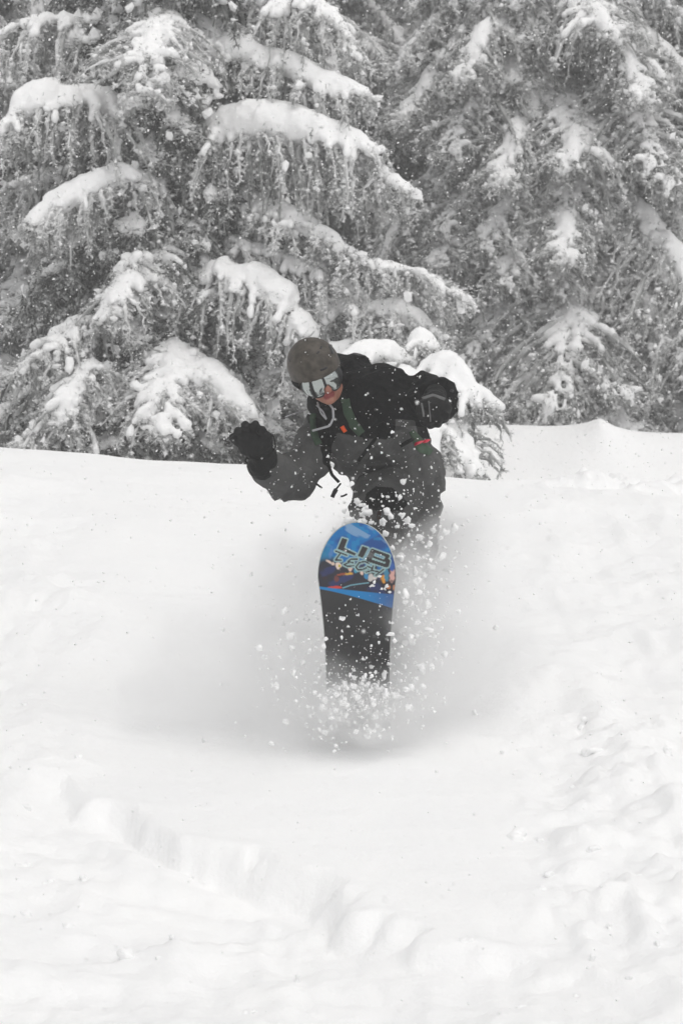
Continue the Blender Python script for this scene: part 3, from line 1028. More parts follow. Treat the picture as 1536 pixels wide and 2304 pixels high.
def folds(P, sd, amp=1.0):
    x, y, z = P[..., 0], P[..., 1], P[..., 2]
    w = noise3(x * 3.1, y * 3.1, z * 3.1, sd) * 0.5
    a = 1 - 2 * np.abs(noise3(x * 6.5 + z * 3.0 + w, y * 6.0, z * 8.0 - x * 3.5 + w, sd + 1))
    b = 1 - 2 * np.abs(noise3(x * 12 - z * 7 + w, y * 12, z * 16 + x * 5, sd + 2))
    return amp * (0.017 * a + 0.010 * b + 0.012 * noise3(x * 4, y * 4, z * 4, sd + 3) - 0.004)


def fold_near(d, P, sd, amp):
    near = np.abs(d) < 0.06
    d = d.copy()
    d[near] -= folds(P[near], sd, amp)
    return d


def f_jacket(P):
    d = union(P, TORSO + HEM, 0.06)
    d = smin(d, union(P, SHOULD, 0.05), 0.06)
    d = smin(d, union(P, ARM_R, 0.03), 0.022)
    d = smin(d, union(P, ARM_L, 0.03), 0.03)
    d = smin(d, union(P, HOOD, 0.03), 0.02)
    return fold_near(d, P, 7, 1.35)


def f_trousers(P):
    d = union(P, PELVIS, 0.05)
    d = smin(d, union(P, LEG_F, 0.04), 0.035)
    d = smin(d, union(P, LEG_B, 0.04), 0.04)
    return fold_near(d, P, 17, 1.2)


# head frame: looking down the slope, tilted to one side
PD, RL, YW = R(33), R(21), R(8)
Mh = Matrix.Rotation(RL, 3, 'Y').inverted() @ Matrix.Rotation(PD, 3, 'X')
fx_, fy_, fz_ = [np.array(Mh @ Vector(q)) for q in ((1, 0, 0), (0, -1, 0), (0, 0, 1))]
Ry = np.array(Matrix.Rotation(YW, 3, Vector(fz_)))
fx_, fy_ = Ry @ fx_, Ry @ fy_
HB = np.stack([fx_, fy_, fz_])                 # rows: right (in picture), forward, up
HC = W(713, 840, 11.64)


def to_head(P):
    return (P - HC) @ HB.T


def from_head(Q):
    return np.asarray(Q) @ HB + HC


def f_body(P):
    body = union(P, [(a, b, ra * 0.60, rb * 0.60) for a, b, ra, rb in TORSO + SHOULD + PELVIS + LEG_F + LEG_B], 0.05)
    for arm in (ARM_R, ARM_L):
        body = smin(body, union(P, [(a, b, ra * 0.52, rb * 0.52) for a, b, ra, rb in arm], 0.02), 0.03)
    Q = to_head(P)
    h = ell(Q, (0, 0.0, 0.022), (0.075, 0.094, 0.102))
    h = smin(h, ell(Q, (0, 0.036, -0.058), (0.054, 0.058, 0.056)), 0.03)
    h = smin(h, cone(Q, (-0.038, 0.072, -0.018), (-0.030, 0.078, -0.034), 0.018, 0.016), 0.02)
    h = smin(h, cone(Q, (0.038, 0.072, -0.018), (0.030, 0.078, -0.034), 0.018, 0.016), 0.02)
    h = smin(h, cone(Q, (0, 0.090, 0.008), (0, 0.116, -0.030), 0.009, 0.0145), 0.010)
    h = smin(h, cone(Q, (-0.012, 0.100, -0.036), (0.012, 0.100, -0.036), 0.010, 0.010), 0.008)
    h = smin(h, cone(Q, (-0.017, 0.091, -0.0585), (0.017, 0.091, -0.0585), 0.0068, 0.0068), 0.006)
    h = smin(h, cone(Q, (-0.014, 0.090, -0.0705), (0.014, 0.090, -0.0705), 0.0074, 0.0074), 0.006)
    h = np.maximum(h, -cone(Q, (-0.018, 0.101, -0.0645), (0.018, 0.101, -0.0645), 0.0030, 0.0030))
    h = smin(h, cone(Q, (-0.006, 0.078, -0.096), (0.006, 0.078, -0.096), 0.018, 0.018), 0.02)
    for sx in (-1, 1):
        h = smin(h, ell(Q, (sx * 0.078, -0.012, -0.005), (0.010, 0.020, 0.032)), 0.008)      # ears
        h = np.maximum(h, -ell(Q, (sx * 0.033, 0.096, 0.022), (0.018, 0.012, 0.013)))        # eye sockets
        h = np.minimum(h, ell(Q, (sx * 0.033, 0.079, 0.022), (0.0125, 0.0125, 0.0125)))
    neck = cone(P, from_head((0, -0.015, -0.06)), W(775, 905, 11.86), 0.052, 0.07)
    h = smin(h, neck, 0.02)
    return smin(body, h, 0.03)


lo_, hi_ = bounds(TORSO + SHOULD + PELVIS + LEG_F + LEG_B + ARM_R + ARM_L, 0.0)
hd = from_head([(sx * 0.1, sy * 0.13, sz * 0.13) for sx in (-1, 1) for sy in (-1, 1) for sz in (-1, 1)])
lo_, hi_ = np.minimum(lo_, hd.min(0)) + 0.0, np.maximum(hi_, hd.max(0))
Vb, Qb = grid_mesh(f_body, lo_, hi_, 0.0068)
Qh = to_head(Vb)
lipd = np.minimum(cone(Qh, (-0.018, 0.094, -0.0590), (0.018, 0.094, -0.0590), 0.006, 0.006), cone(Qh, (-0.015, 0.093, -0.0705), (0.015, 0.093, -0.0705), 0.006, 0.006))
lip = np.clip(1 - np.clip(lipd, 0, None) / 0.006, 0, 1) + 0.35 * np.clip(1 - np.abs(np.linalg.norm(Qh - [0, 0.115, -0.03], axis=1)) / 0.03, 0, 1) + 0.25 * np.clip(1 - np.abs(Qh[:, 2] + 0.04) / 0.05, 0, 1) * (np.abs(Qh[:, 0]) > 0.02)
person = obj('person', make_mesh('person', Vb - ORG, [Qb], True, {'lip': np.clip(lip, 0, 1)}, [M_SKIN]), None, ORG)
tag(person, 'crouching snowboarder in grey and black jacket, brown helmet, one glove raised', 'person')

lo_, hi_ = bounds(JACK, 0.035)
Vj, Qj = grid_mesh(f_jacket, lo_, hi_, 0.0068)
Vj = relax(Vj, Qj, 1)
jx, jy = to_px(Vj)
jx = jx + 3.0 * noise2(jx / 18, jy / 18, 5); jy = jy + 3.0 * noise2(jx / 18, jy / 18, 6)
BLK = [(680, 900), (700, 880), (755, 790), (830, 800), (1060, 830), (1060, 985), (938, 985), (936, 946), (888, 944), (884, 986), (850, 988), (762, 974), (746, 1000), (738, 1050), (726, 1040), (722, 990), (704, 968), (692, 945)]
mask = in_poly(jx, jy, BLK).astype(float)
for _ in range(2):                                 # soften by one ring
    acc = np.zeros(len(Vj)); c_ = np.zeros(len(Vj))
    m4 = mask[Qj].mean(1)
    for q in range(4):
        np.add.at(acc, Qj[:, q], m4); np.add.at(c_, Qj[:, q], 1)
    mask = acc / np.maximum(c_, 1)
jacket = obj('jacket', make_mesh('jacket', Vj - ORG, [Qj], True, {'black': mask}, [M_JACKET]), person)
jacket['label'] = 'baggy hooded jacket, charcoal grey with black yoke and sleeve'

lo_, hi_ = bounds(TROU, 0.03)
Vtr, Qt_ = grid_mesh(f_trousers, lo_, hi_, 0.0075)
Vtr = relax(Vtr, Qt_)
tx_, ty_ = to_px(Vtr)
kn = in_poly(tx_, ty_, [(822, 1112), (846, 1094), (882, 1098), (918, 1130), (905, 1150), (850, 1150), (820, 1140)]) & (Vtr[:, 1] < 12.1)
trousers = obj('trousers', make_mesh('trousers', Vtr - ORG, [Qt_], True, {'black': kn.astype(float)}, [M_TROUSER]), person)

# seams, zips and pulls on the jacket
patch('pocket_zip', f_jacket, [(846, 984), (828, 1008), (806, 1036)], 7, 0.002, M_BLACK, jacket, n=14, m=3)
patch('front_zip', f_jacket, [(738, 1045), (746, 1068), (762, 1085)], 6, 0.002, M_BLACK, jacket, n=12, m=3)
patch('sleeve_tab', f_jacket, [(594, 1080), (612, 1075)], 6, 0.003, cloth('grey_tab', (0.10, 0.10, 0.10)), jacket, n=8, m=3)
cord('hem_pull', [W(766, 1088, 11.95), W(758, 1098, 11.93), W(752, 1106, 11.92)], 0.004, M_BLACK, jacket, 10)
cord('hem_toggle', [W(756, 1101, 11.925), W(752, 1108, 11.92), W(747, 1119, 11.92)], 0.0095, M_FRAME, jacket, 10)
cord('sleeve_pull', [W(700, 1082, 11.80), W(712, 1089, 11.78), W(724, 1098, 11.77)], 0.0045, M_BLACK, jacket, 10)
cord('hem_pull', [W(780, 1112, 11.95), W(772, 1116, 11.94), W(766, 1117, 11.94)], 0.004, M_BLACK, jacket, 8)
# hood drawcords whipping in the wind
cord('drawcord', [W(714, 905, 11.70), W(722, 930, 11.66), W(735, 945, 11.66), W(726, 925, 11.66), W(712, 912, 11.68)], 0.0035, M_CORD, jacket, 50)
cord('drawcord', [W(738, 905, 11.70), W(749, 920, 11.64), W(750, 940, 11.62), W(742, 958, 11.62), W(722, 964, 11.64), W(703, 969, 11.66)], 0.0046, M_CORD, jacket, 50)
cord('drawcord', [W(690, 922, 11.74), W(672, 927, 11.68), W(655, 933, 11.64), W(640, 939, 11.62)], 0.0026, M_CORD, jacket, 30)
cord('cord_end', [W(641, 938.5, 11.62), W(636, 940.5, 11.62)], 0.006, M_FRAME, jacket, 6)

# ---------------------------------------------------------------- gloves
def glove(label, cuff, palm, fingers, thumb, gk=0.006, fat=1.0):
    C_ = chain(*cuff); Pm = chain(*palm)
    Fg = [[(a, b, ra * fat, rb * fat) for a, b, ra, rb in chain(*f)] for f in fingers + [thumb]]
    def fn(P):
        d = union(P, Pm, 0.03)
        d = smin(d, union(P, C_, 0.02), 0.012)
        for f in Fg:
            d = smin(d, union(P, f, 0.006), gk)
        return d - 0.0035 * noise3(P[..., 0] * 28, P[..., 1] * 28, P[..., 2] * 28, 31) - 0.002 * (1 - 2 * np.abs(noise3(P[..., 0] * 50, P[..., 1] * 50, P[..., 2] * 50, 33)))
    lo, hi = bounds(C_ + Pm + [q for f in Fg for q in f], 0.012)
    Vg, Qg = grid_mesh(fn, lo, hi, 0.0042)
    o = obj('glove', make_mesh('glove', Vg - ORG, [Qg], True, mats=[M_GLOVE]), person)
    o['label'] = label
    return o, fn


gr, fgr = glove('black leather glove raised with its fingers half closed',
    [(588, 1050, 11.52, 0.056), (594, 1032, 11.50, 0.050), (588, 1020, 11.48, 0.043)],
    [(584, 1016, 11.47, 0.040), (570, 1000, 11.45, 0.046), (574, 988, 11.44, 0.042), (558, 998, 11.44, 0.040)],
    [[(552, 1000, 11.44, 0.021), (538, 994, 11.42, 0.019), (526, 986, 11.40, 0.0155)],
     [(558, 992, 11.43, 0.021), (546, 978, 11.41, 0.020), (536, 971, 11.38, 0.0165)],
     [(568, 984, 11.43, 0.021), (558, 968, 11.41, 0.020), (552, 958, 11.38, 0.0165)],
     [(582, 980, 11.43, 0.021), (576, 966, 11.41, 0.020), (573, 955, 11.38, 0.016)]],
    [(598, 1006, 11.46, 0.024), (597, 985, 11.42, 0.021), (588, 968, 11.38, 0.017)], 0.010, 1.18)
gl, fgl = glove('black leather glove hanging with its fingers curled down',
    [(979, 890, 11.52, 0.047), (978, 904, 11.46, 0.042)],
    [(977, 902, 11.45, 0.040), (968, 918, 11.42, 0.038), (990, 918, 11.42, 0.038), (980, 930, 11.41, 0.036)],
    [[(956, 922, 11.40, 0.020), (953, 938, 11.38, 0.019), (953, 949, 11.40, 0.0165)],
     [(968, 928, 11.40, 0.020), (968, 944, 11.375, 0.019), (968, 955, 11.40, 0.0165)],
     [(983, 928, 11.40, 0.020), (985, 942, 11.375, 0.019), (984, 953, 11.40, 0.0165)],
     [(997, 922, 11.40, 0.019), (1000, 936, 11.38, 0.018), (999, 944, 11.40, 0.0155)]],
    [(958, 900, 11.44, 0.023), (948, 920, 11.40, 0.020), (949, 936, 11.38, 0.017)])
patch('wrist_strap', fgr, [(562, 1026), (588, 1034), (612, 1022)], 9, 0.003, M_BLACK, gr, n=12, m=3)
cord('wrist_leash', [W(612, 1018, 11.47), W(620, 1006, 11.45), W(618, 990, 11.44), W(613, 977, 11.44)], 0.0030, M_BLACK, gr, 20)
cord('pull_loop', [W(556, 1042, 11.48), W(551, 1036, 11.47), W(556, 1029, 11.47), W(561, 1034, 11.48)], 0.0032, M_BLACK, gr, 20)
M_TRIM, *_ = mat('glove_trim', (0.12, 0.12, 0.12), 0.6)
patch('knuckle_guard', fgl, [(950, 897), (974, 889), (1000, 899)], 5, 0.003, M_TRIM, gl, n=14, m=3)
patch('finger_seam', fgl, [(964, 903), (966, 925), (968, 948)], 2.5, 0.002, M_TRIM, gl, n=14, m=3)
patch('finger_seam', fgl, [(948, 908), (951, 925), (953, 938)], 4, 0.002, M_TRIM, gl, n=12, m=3)
cord('pull_loop', [W(1012, 893, 11.52), W(1021, 902, 11.52), W(1022, 912, 11.52), W(1014, 914, 11.50)], 0.0035, M_BLACK, gl, 20)

# ---------------------------------------------------------------- helmet and goggles
def f_helmet(P):
    Q = to_head(P)
    o = ell(Q, (0, -0.008, 0.042), (0.106, 0.128, 0.108))
    o = smin(o, ell(Q, (0, -0.02, -0.005), (0.102, 0.100, 0.085)), 0.02)
    i = ell(Q, (0, -0.006, 0.026), (0.088, 0.106, 0.104))
    cut = np.interp(Q[..., 1], [-0.15, -0.05, 0.02, 0.055, 0.15], [-0.055, -0.075, -0.070, 0.020, 0.036]) - Q[..., 2]
    return np.maximum(np.maximum(o, -i), cut * 0.8)


hb = from_head([(sx * 0.125, sy * 0.145, z) for sx in (-1, 1) for sy in (-1, 1) for z in (-0.09, 0.165)])
Vh, Qh_ = grid_mesh(f_helmet, hb.min(0), hb.max(0), 0.0045)
helmet = obj('helmet', make_mesh('helmet', Vh - ORG, [Qh_], True, mats=[M_HELMET]), person)
helmet['label'] = 'matt brown ski helmet'


def f_helm_out(P):
    Q = to_head(P)
    return smin(ell(Q, (0, -0.008, 0.042), (0.106, 0.128, 0.108)), ell(Q, (0, -0.02, -0.005), (0.102, 0.100, 0.085)), 0.02)


for ln, wd in (([(724, 778), (721, 785)], 4.5), ([(718, 790), (713, 796)], 4.5), ([(742, 776), (746, 788), (748, 796)], 8), ([(736, 826), (728, 831), (720, 833)], 5), ([(648, 806), (652, 814)], 3.5)):
    patch('vent', f_helm_out, ln, wd, 0.0006, M_FRAME, helmet, n=6, m=3, lift=0.0004)


def shell(name, th, zlo, zhi, rx, ry, off, material, parent, n=48, m=14, thick=0.004):
    """curved band in the head frame: angle th (degrees), height limits as functions of angle"""
    t = np.radians(np.linspace(th[0], th[1], n))[:, None]
    lo, hi = zlo(np.degrees(t)), zhi(np.degrees(t))
    k = np.linspace(0, 1, m)[None, :]
    z = lo + (hi - lo) * k
    bul = 1 - 0.10 * (2 * k - 1) ** 2
    def lay(d):
        return np.stack([(rx + off + d) * np.sin(t) * bul, (ry + off + d) * np.cos(t) * bul - 0.0, z], -1).reshape(-1, 3)
    V = np.concatenate([lay(thick), lay(0)])
    i = np.arange(n - 1)[:, None]; j = np.arange(m - 1)[None, :]
    a = i * m + j
    f = np.stack([a, a + m, a + m + 1, a + 1], -1).reshape(-1, 4)
    kk = n * m
    rim = [q for q in range(m)] + [q * m + m - 1 for q in range(1, n)] + [(n - 1) * m + q for q in range(m - 2, -1, -1)] + [q * m for q in range(n - 2, 0, -1)]
    rim = np.array(rim); nx = np.roll(rim, -1)
    Q = np.concatenate([f[:, ::-1], f + kk, np.stack([rim, nx, nx + kk, rim + kk], -1)])
    return obj(name, make_mesh(name, from_head(V) - ORG, [Q], True, mats=[material]), parent)


nlow = lambda a: -0.052 + 0.034 * np.exp(-(a / 11.0) ** 2) + 0.018 * np.clip((np.abs(a) - 40) / 30, 0, 1)
ntop = lambda a: 0.040 - 0.012 * np.clip((np.abs(a) - 35) / 30, 0, 1)
goggles = empty('goggles', (0, 0, 0), person)
shell('frame', (-68, 68), lambda a: nlow(a) - 0.006, lambda a: ntop(a) + 0.004, 0.088, 0.108, 0.0, M_FRAME, goggles, thick=0.012)
lens = shell('lens', (-58, 58), lambda a: nlow(a) + 0.002, lambda a: ntop(a) - 0.003, 0.088, 0.108, 0.0125, M_LENS, goggles, thick=0.003)
for a0, a1 in ((-38, -31), (-6, 0), (36, 60)):  # dark reflections on the lens, put in as thin black strips
    shell('reflection_bar', (a0, a1), lambda a: nlow(a) + 0.001, lambda a: ntop(a) - 0.002, 0.088, 0.108, 0.0158, M_FRAME, lens, n=8, thick=0.0012)
shell('strap', (68, 292), lambda a: -0.018 + 0 * a, lambda a: 0.022 + 0 * a, 0.1065, 0.118, 0.0, M_BLACK, goggles, n=60, m=5, thick=0.004)

# ---------------------------------------------------------------- boots
for (px, py, Y) in ((808, 1410, 11.80), (815, 1572, 12.20)):
    pr = chain((px, py - 20, Y + 0.02, 0.082), (px, py + 22, Y, 0.072)) + chain((px - 40, py + 34, Y - 0.03, 0.050), (px + 30, py + 30, Y + 0.03, 0.048))
    def f_boot(P): return union(P, pr, 0.04) - 0.004 * noise3(P[..., 0] * 20, P[..., 1] * 20, P[..., 2] * 20, 3)
    lo, hi = bounds(pr, 0.02)
    Vq, Qq = grid_mesh(f_boot, lo, hi, 0.010)
    obj('boot', make_mesh('boot', Vq - ORG, [Qq], True, mats=[M_BOOT]), person)

# ---------------------------------------------------------------- backpack (worn, a thing of its own)
pack = empty('backpack', ORG)
tag(pack, 'dark green backpack strapped to the rider, with orange and red buckles', 'backpack')
bp = chain((835, 900, 12.14, 0.09), (878, 985, 12.36, 0.115))
def f_pack(P): return np.maximum(union(P, bp, 0.05), -f_jacket(P) + 0.004) - 0.006 * noise3(P[..., 0] * 12, P[..., 1] * 12, P[..., 2] * 12, 9)
lo, hi = bounds(bp, 0.02)
Vq, Qq = grid_mesh(f_pack, lo, hi, 0.010)
obj('sack', make_mesh('sack', Vq - ORG, [Qq], True, mats=[M_GREEN]), pack)
patch('shoulder_strap', f_jacket, [(776, 898), (782, 925), (796, 955), (814, 976)], [19, 20, 20, 17], 0.012, M_GREEN, pack, n=26, m=7)
patch('shoulder_strap', f_jacket, [(706, 930), (704, 955), (708, 980), (716, 1000)], [10, 12, 16, 14], 0.010, M_GREEN, pack, n=22, m=7)
patch('hip_belt', f_jacket, [(925, 970), (938, 992), (950, 1008), (968, 1018)], [10, 20, 26, 14], 0.006, M_GREEN, pack, n=24, m=7)
patch('webbing', f_jacket, [(816, 974), (820, 984), (826, 992)], 7, 0.006, M_BLACK, pack, n=8, m=3)
patch('webbing', f_jacket, [(900, 1004), (920, 992), (940, 982)], 8, 0.006, M_BLACK, pack, n=12, m=3)
patch('whistle', f_jacket, [(769, 959), (773, 966), (777, 972)], 9.5, 0.012, M_ORANGE, pack, n=10, m=5)
patch('buckle', f_jacket, [(931, 1001), (941, 997)], 7, 0.016, M_RED, pack, n=8, m=5, lift=0.010)
patch('buckle', f_jacket, [(947, 997), (955, 993)], 6.5, 0.016, M_RED, pack, n=8, m=5, lift=0.010)

# ------------------------------------------------------------------ snowboard
PHI = 47.0
SL = 1.56
_s = np.linspace(0, SL, 521)
_phi = np.radians(PHI + 28 * np.clip((0.25 - _s) / 0.25, 0, 1) - 30 * np.clip((_s - 1.31) / 0.25, 0, 1))
_dy, _dz = np.cos(_phi), -np.sin(_phi)
_cy = np.concatenate([[0], np.cumsum((_dy[1:] + _dy[:-1]) / 2 * np.diff(_s))])
_cz = np.concatenate([[0], np.cumsum((_dz[1:] + _dz[:-1]) / 2 * np.diff(_s))])
A_ = W(803, 1300, 11.45)
_cy += A_[1] - np.interp(0.25, _s, _cy)
_cz += A_[2] - np.interp(0.25, _s, _cz)
_, _py = to_px(np.stack([np.full_like(_cy, A_[0]), _cy, _cz], -1))


def b_half(s):
    nose = 0.158 * np.sqrt(np.clip(1 - (np.clip(0.25 - s, 0, None) / 0.25) ** 2.15, 0, 1))
    tail = 0.152 * np.sqrt(np.clip(1 - (np.clip(s - 1.31, 0, None) / 0.25) ** 2.15, 0, 1))
    c = np.clip((s - 0.25) / 1.06, 0, 1)
    side = 0.155 * (1 - c) + 0.150 * c + 0.003 - 0.024 * 4 * c * (1 - c)
    return np.where(s < 0.25, nose, np.where(s > 1.31, tail, side))


def b_pt(u, s, off):
    """point on the base (off 0) or off metres above it on the rider's side"""
    ph = np.interp(s, _s, _phi)
    return np.stack([A_[0] + u + 0.010 * (s - 0.25), np.interp(s, _s, _cy) + off * np.sin(ph), np.interp(s, _s, _cz) + off * np.cos(ph)], -1)


board = empty('snowboard', tuple(b_pt(np.array(0.0), np.array(0.78), 0.0)))
BO = np.array(board.location)
tag(board, 'snowboard with blue printed nose and black base rearing out of the powder', 'snowboard')
sg = np.concatenate([0.25 - 0.25 * np.cos(np.linspace(0, np.pi / 2, 90)) ** 1.0, np.arange(0.2525, 0.46, 0.0025), np.arange(0.46, 1.31, 0.03), 1.31 + 0.25 * np.sin(np.linspace(0, np.pi / 2, 16))])
ag = np.linspace(-1, 1, 121)
Sg, Ag = np.meshgrid(sg, ag, indexing='ij')
Hw = np.maximum(b_half(Sg), 0.0006)
Ug = Hw * Ag
# printed artwork, in photograph-pixel coordinates unrolled onto the base
PX = 803 + Ug * 559 * np.interp(Sg, [0, 0.25, 1.0], [1.012, 1.0, 0.955])
PY = np.interp(Sg, _s, _py)
cxp, cyp = (PX - 700) * 7.314, (PY - 1180) * 7.314      # zoomed artwork space
def lerp(c, d, w): return c + (d - c) * w[..., None]
def colr(*c): return np.array(srgb(*c))
n1 = noise2(cxp / 260 + cyp / 130, cyp / 420 - cxp / 300, 3); n2 = noise2(cxp / 70, cyp / 60, 4); n3_ = noise2(cxp / 150 - cyp / 90, cyp / 300 + cxp / 260, 5)
col = np.ones(Sg.shape + (3,)) * colr(0, 104, 172)
col = lerp(col, colr(18, 72, 138), sstep(0.0, 0.6, n1))
col = lerp(col, colr(5, 132, 184), sstep(0.1, 0.6, n2) * 0.6)
col = lerp(col, colr(120, 155, 190), sstep(0.25, 0.7, n3_) * sstep(420, 200, cyp) * 0.9)
col = lerp(col, colr(30, 120, 150), sstep(380, 150, cxp) * sstep(200, 450, cyp) * 0.8)
dk = sstep(560, 700, cyp + 70 * n2 - 0.12 * (cxp - 700) + 40 * n1)
col = lerp(col, lerp(np.ones(Sg.shape + (3,)) * colr(34, 34, 46), colr(40, 48, 95), sstep(0.0, 0.7, n1 + 0.3 * n2)), dk)
def blob(cx, cy, rx, ry, c, rot=0.0, soft=0.55):
    global col
    x, y = cxp - cx, cyp - cy
    q = np.hypot((x * math.cos(rot) + y * math.sin(rot)) / rx, (-x * math.sin(rot) + y * math.cos(rot)) / ry) + 0.25 * noise2(cxp / 40, cyp / 40, int(cx) % 97)
    col = lerp(col, colr(*c), sstep(1.0, soft, q))
for a in ((290, 610, 60, 30, (222, 196, 180), 0.5), (360, 650, 40, 30, (214, 190, 172), 0.3), (450, 680, 62, 70, (225, 205, 190)), (465, 682, 26, 26, (190, 170, 50)),
          (640, 735, 40, 50, (214, 186, 170)), (600, 815, 100, 26, (205, 160, 60), -0.1), (500, 820, 110, 20, (150, 70, 45), -0.2), (410, 900, 50, 60, (110, 55, 50)),
          (400, 1035, 130, 30, (205, 60, 50)), (740, 760, 45, 50, (60, 150, 180)), (830, 800, 40, 40, (220, 195, 180)), (900, 850, 50, 60, (45, 130, 180)),
          (980, 880, 60, 70, (200, 195, 190)), (1060, 870, 60, 40, (214, 205, 200), -0.5), (1185, 900, 52, 85, (215, 150, 55)), (1235, 830, 50, 130, (60, 130, 160)),
          (1330, 850, 60, 130, (212, 165, 155), 0.15), (1330, 690, 45, 90, (45, 90, 165)), (1270, 1030, 45, 40, (190, 120, 70)), (1360, 1040, 30, 45, (190, 130, 100)), (220, 880, 60, 40, (45, 30, 40)), (330, 470, 40, 120, (70, 120, 175), 0.2)):
    blob(*a)
def seg_d(pts):
    d = np.full(Sg.shape, 1e9)
    for (x0, y0), (x1, y1) in zip(pts[:-1], pts[1:]):
        dx, dy = x1 - x0, y1 - y0
        t = np.clip(((cxp - x0) * dx + (cyp - y0) * dy) / (dx * dx + dy * dy), 0, 1)
        d = np.minimum(d, np.hypot(cxp - x0 - t * dx, cyp - y0 - t * dy))
    return d
col = lerp(col, colr(110, 160, 175), sstep(14, 6, seg_d([(520, 1045), (650, 1000), (780, 980), (940, 960)])))
def poly_d(poly):
    d = seg_d(poly + poly[:1])
    return np.where(in_poly(cxp, cyp, poly), -d, d)
ink = np.minimum.reduce([
    poly_d([(515, 222), (600, 248), (545, 388), (738, 478), (718, 512), (438, 402)]),
    poly_d([(845, 358), (938, 388), (850, 550), (768, 518)]),
    poly_d([(985, 408), (1062, 438), (985, 596), (902, 572)]),
    seg_d([(1010, 425), (1270, 520)]) - 24, seg_d([(1030, 535), (1200, 598)]) - 17, seg_d([(935, 585), (1235, 682)]) - 26,
    seg_d([(1262, 520), (1222, 590)]) - 28, seg_d([(1265, 605), (1245, 672)]) - 34])
tech = np.minimum.reduce([seg_d(p) for p in (
    [(405, 438), (590, 508)], [(480, 480), (400, 585), (495, 590)],
    [(760, 570), (650, 575), (605, 612), (690, 628)], [(625, 622), (540, 662), (600, 690), (700, 678)],
    [(950, 640), (880, 608), (790, 630), (735, 700), (770, 748), (850, 740), (905, 715)],
    [(1020, 680), (990, 760), (900, 785)], [(925, 690), (1010, 722)], [(1190, 738), (1060, 838)], [(1010, 760), (1110, 780)])]) - 11
ink = np.minimum(ink, tech)
col = lerp(col, colr(150, 180, 180), sstep(30, 14, ink))
col = lerp(col, colr(40, 38, 40), sstep(5, -3, ink))
# blue swoosh and black sintered base
uu = np.clip((cxp - 95) / 1310, 0, 1)
b_top, b_bot = 1015 + 145 * uu ** 0.85, 1060 + 345 * uu ** 1.25
sw = lerp(np.ones(Sg.shape + (3,)) * colr(0, 124, 188), colr(48, 92, 152), sstep(0.55, 1.0, uu))
col = lerp(col, sw, sstep(-10, 6, cyp - b_top))
blk = np.ones(Sg.shape + (3,)) * colr(46, 46, 47)
col = lerp(col, blk, np.where(Sg > 0.46, 1.0, sstep(-8, 6, cyp - b_bot)))
Vb_ = b_pt(Ug, Sg, 0.0).reshape(-1, 3)
ni, nj = Sg.shape
ii = np.arange(ni - 1)[:, None]; jj = np.arange(nj - 1)[None, :]
a = ii * nj + jj
Fq = np.stack([a, a + nj, a + nj + 1, a + 1], -1).reshape(-1, 4)
M_BASE, n_, l_, b_ = mat('printed_base', (0.1, 0.1, 0.1), 0.35, 0.4)
at_ = n_.new('ShaderNodeAttribute'); at_.attribute_name = 'print'
l_.new(at_.outputs['Color'], b_.inputs['Base Color'])
l_.new(ramp(n_, l_, add_noise(n_, l_, 40, 5), [(0.3, (0.28,) * 3), (0.7, (0.5,) * 3)]), b_.inputs['Roughness'])
me = make_mesh('base', Vb_ - BO, [Fq], True, mats=[M_BASE])
ca = me.color_attributes.new('print', 'FLOAT_COLOR', 'POINT')
ca.data.foreach_set('color', np.concatenate([col.reshape(-1, 3), np.ones((ni * nj, 1))], 1).astype(np.float32).ravel())
base_o = obj('base', me, board)
base_o['label'] = 'black base with blue printed nose artwork and LIB TECH lettering'
# steel edge, sidewall and top sheet
so = np.concatenate([0.25 - 0.25 * np.cos(np.linspace(0.02, np.pi / 2, 40)), np.linspace(0.28, 1.30, 40), 1.31 + 0.25 * np.sin(np.linspace(0, np.pi / 2 - 0.02, 30))])
out_s = np.concatenate([so, so[::-1]]); out_u = np.concatenate([b_half(so), -b_half(so[::-1])])
M_STEEL, *_ = mat('steel_edge', (0.55, 0.56, 0.55), 0.35, 0.5, 0.9)
M_SIDE, *_ = mat('pale_sidewall', (0.32, 0.40, 0.34), 0.5, 0.4)
M_TOP, n_, l_, b_ = mat('top_sheet', (0.03, 0.035, 0.05), 0.4, 0.4)
l_.new(ramp(n_, l_, add_noise(n_, l_, 12, 4), [(0.4, (0.02, 0.03, 0.05)), (0.6, (0.05, 0.08, 0.12))]), b_.inputs['Base Color'])
def rim_band(name, off0, off1, grow, material):
    n = len(out_s)
    sgn = np.sign(out_u)
    P0 = b_pt(out_u + sgn * grow, out_s, off0); P1 = b_pt(out_u + sgn * grow, out_s, off1)
    I0 = b_pt(out_u - sgn * 0.002, out_s, off0); I1 = b_pt(out_u - sgn * 0.002, out_s, off1)
    i = np.arange(n); k = (i + 1) % n
    Q = np.concatenate([np.stack([i + a * n, k + a * n, k + b * n, i + b * n], -1) for a, b in ((0, 1), (1, 3), (3, 2), (2, 0))])
    return obj(name, make_mesh(name, np.concatenate([P0, P1, I0, I1]) - BO, [Q], True, mats=[material]), board)
rim_band('steel_edge', -0.0005, 0.0022, 0.0014, M_STEEL)
rim_band('sidewall', 0.0024, 0.0085, 0.0010, M_SIDE)
St, At = np.meshgrid(np.concatenate([so]), np.linspace(-1, 1, 9), indexing='ij')
Vt_ = b_pt(b_half(St) * At, St, 0.009).reshape(-1, 3)
a = np.arange(len(so) - 1)[:, None] * 9 + np.arange(8)[None, :]
obj('top_sheet', make_mesh('top_sheet', Vt_ - BO, [np.stack([a, a + 1, a + 10, a + 9], -1).reshape(-1, 4)], True, mats=[M_TOP]), board)
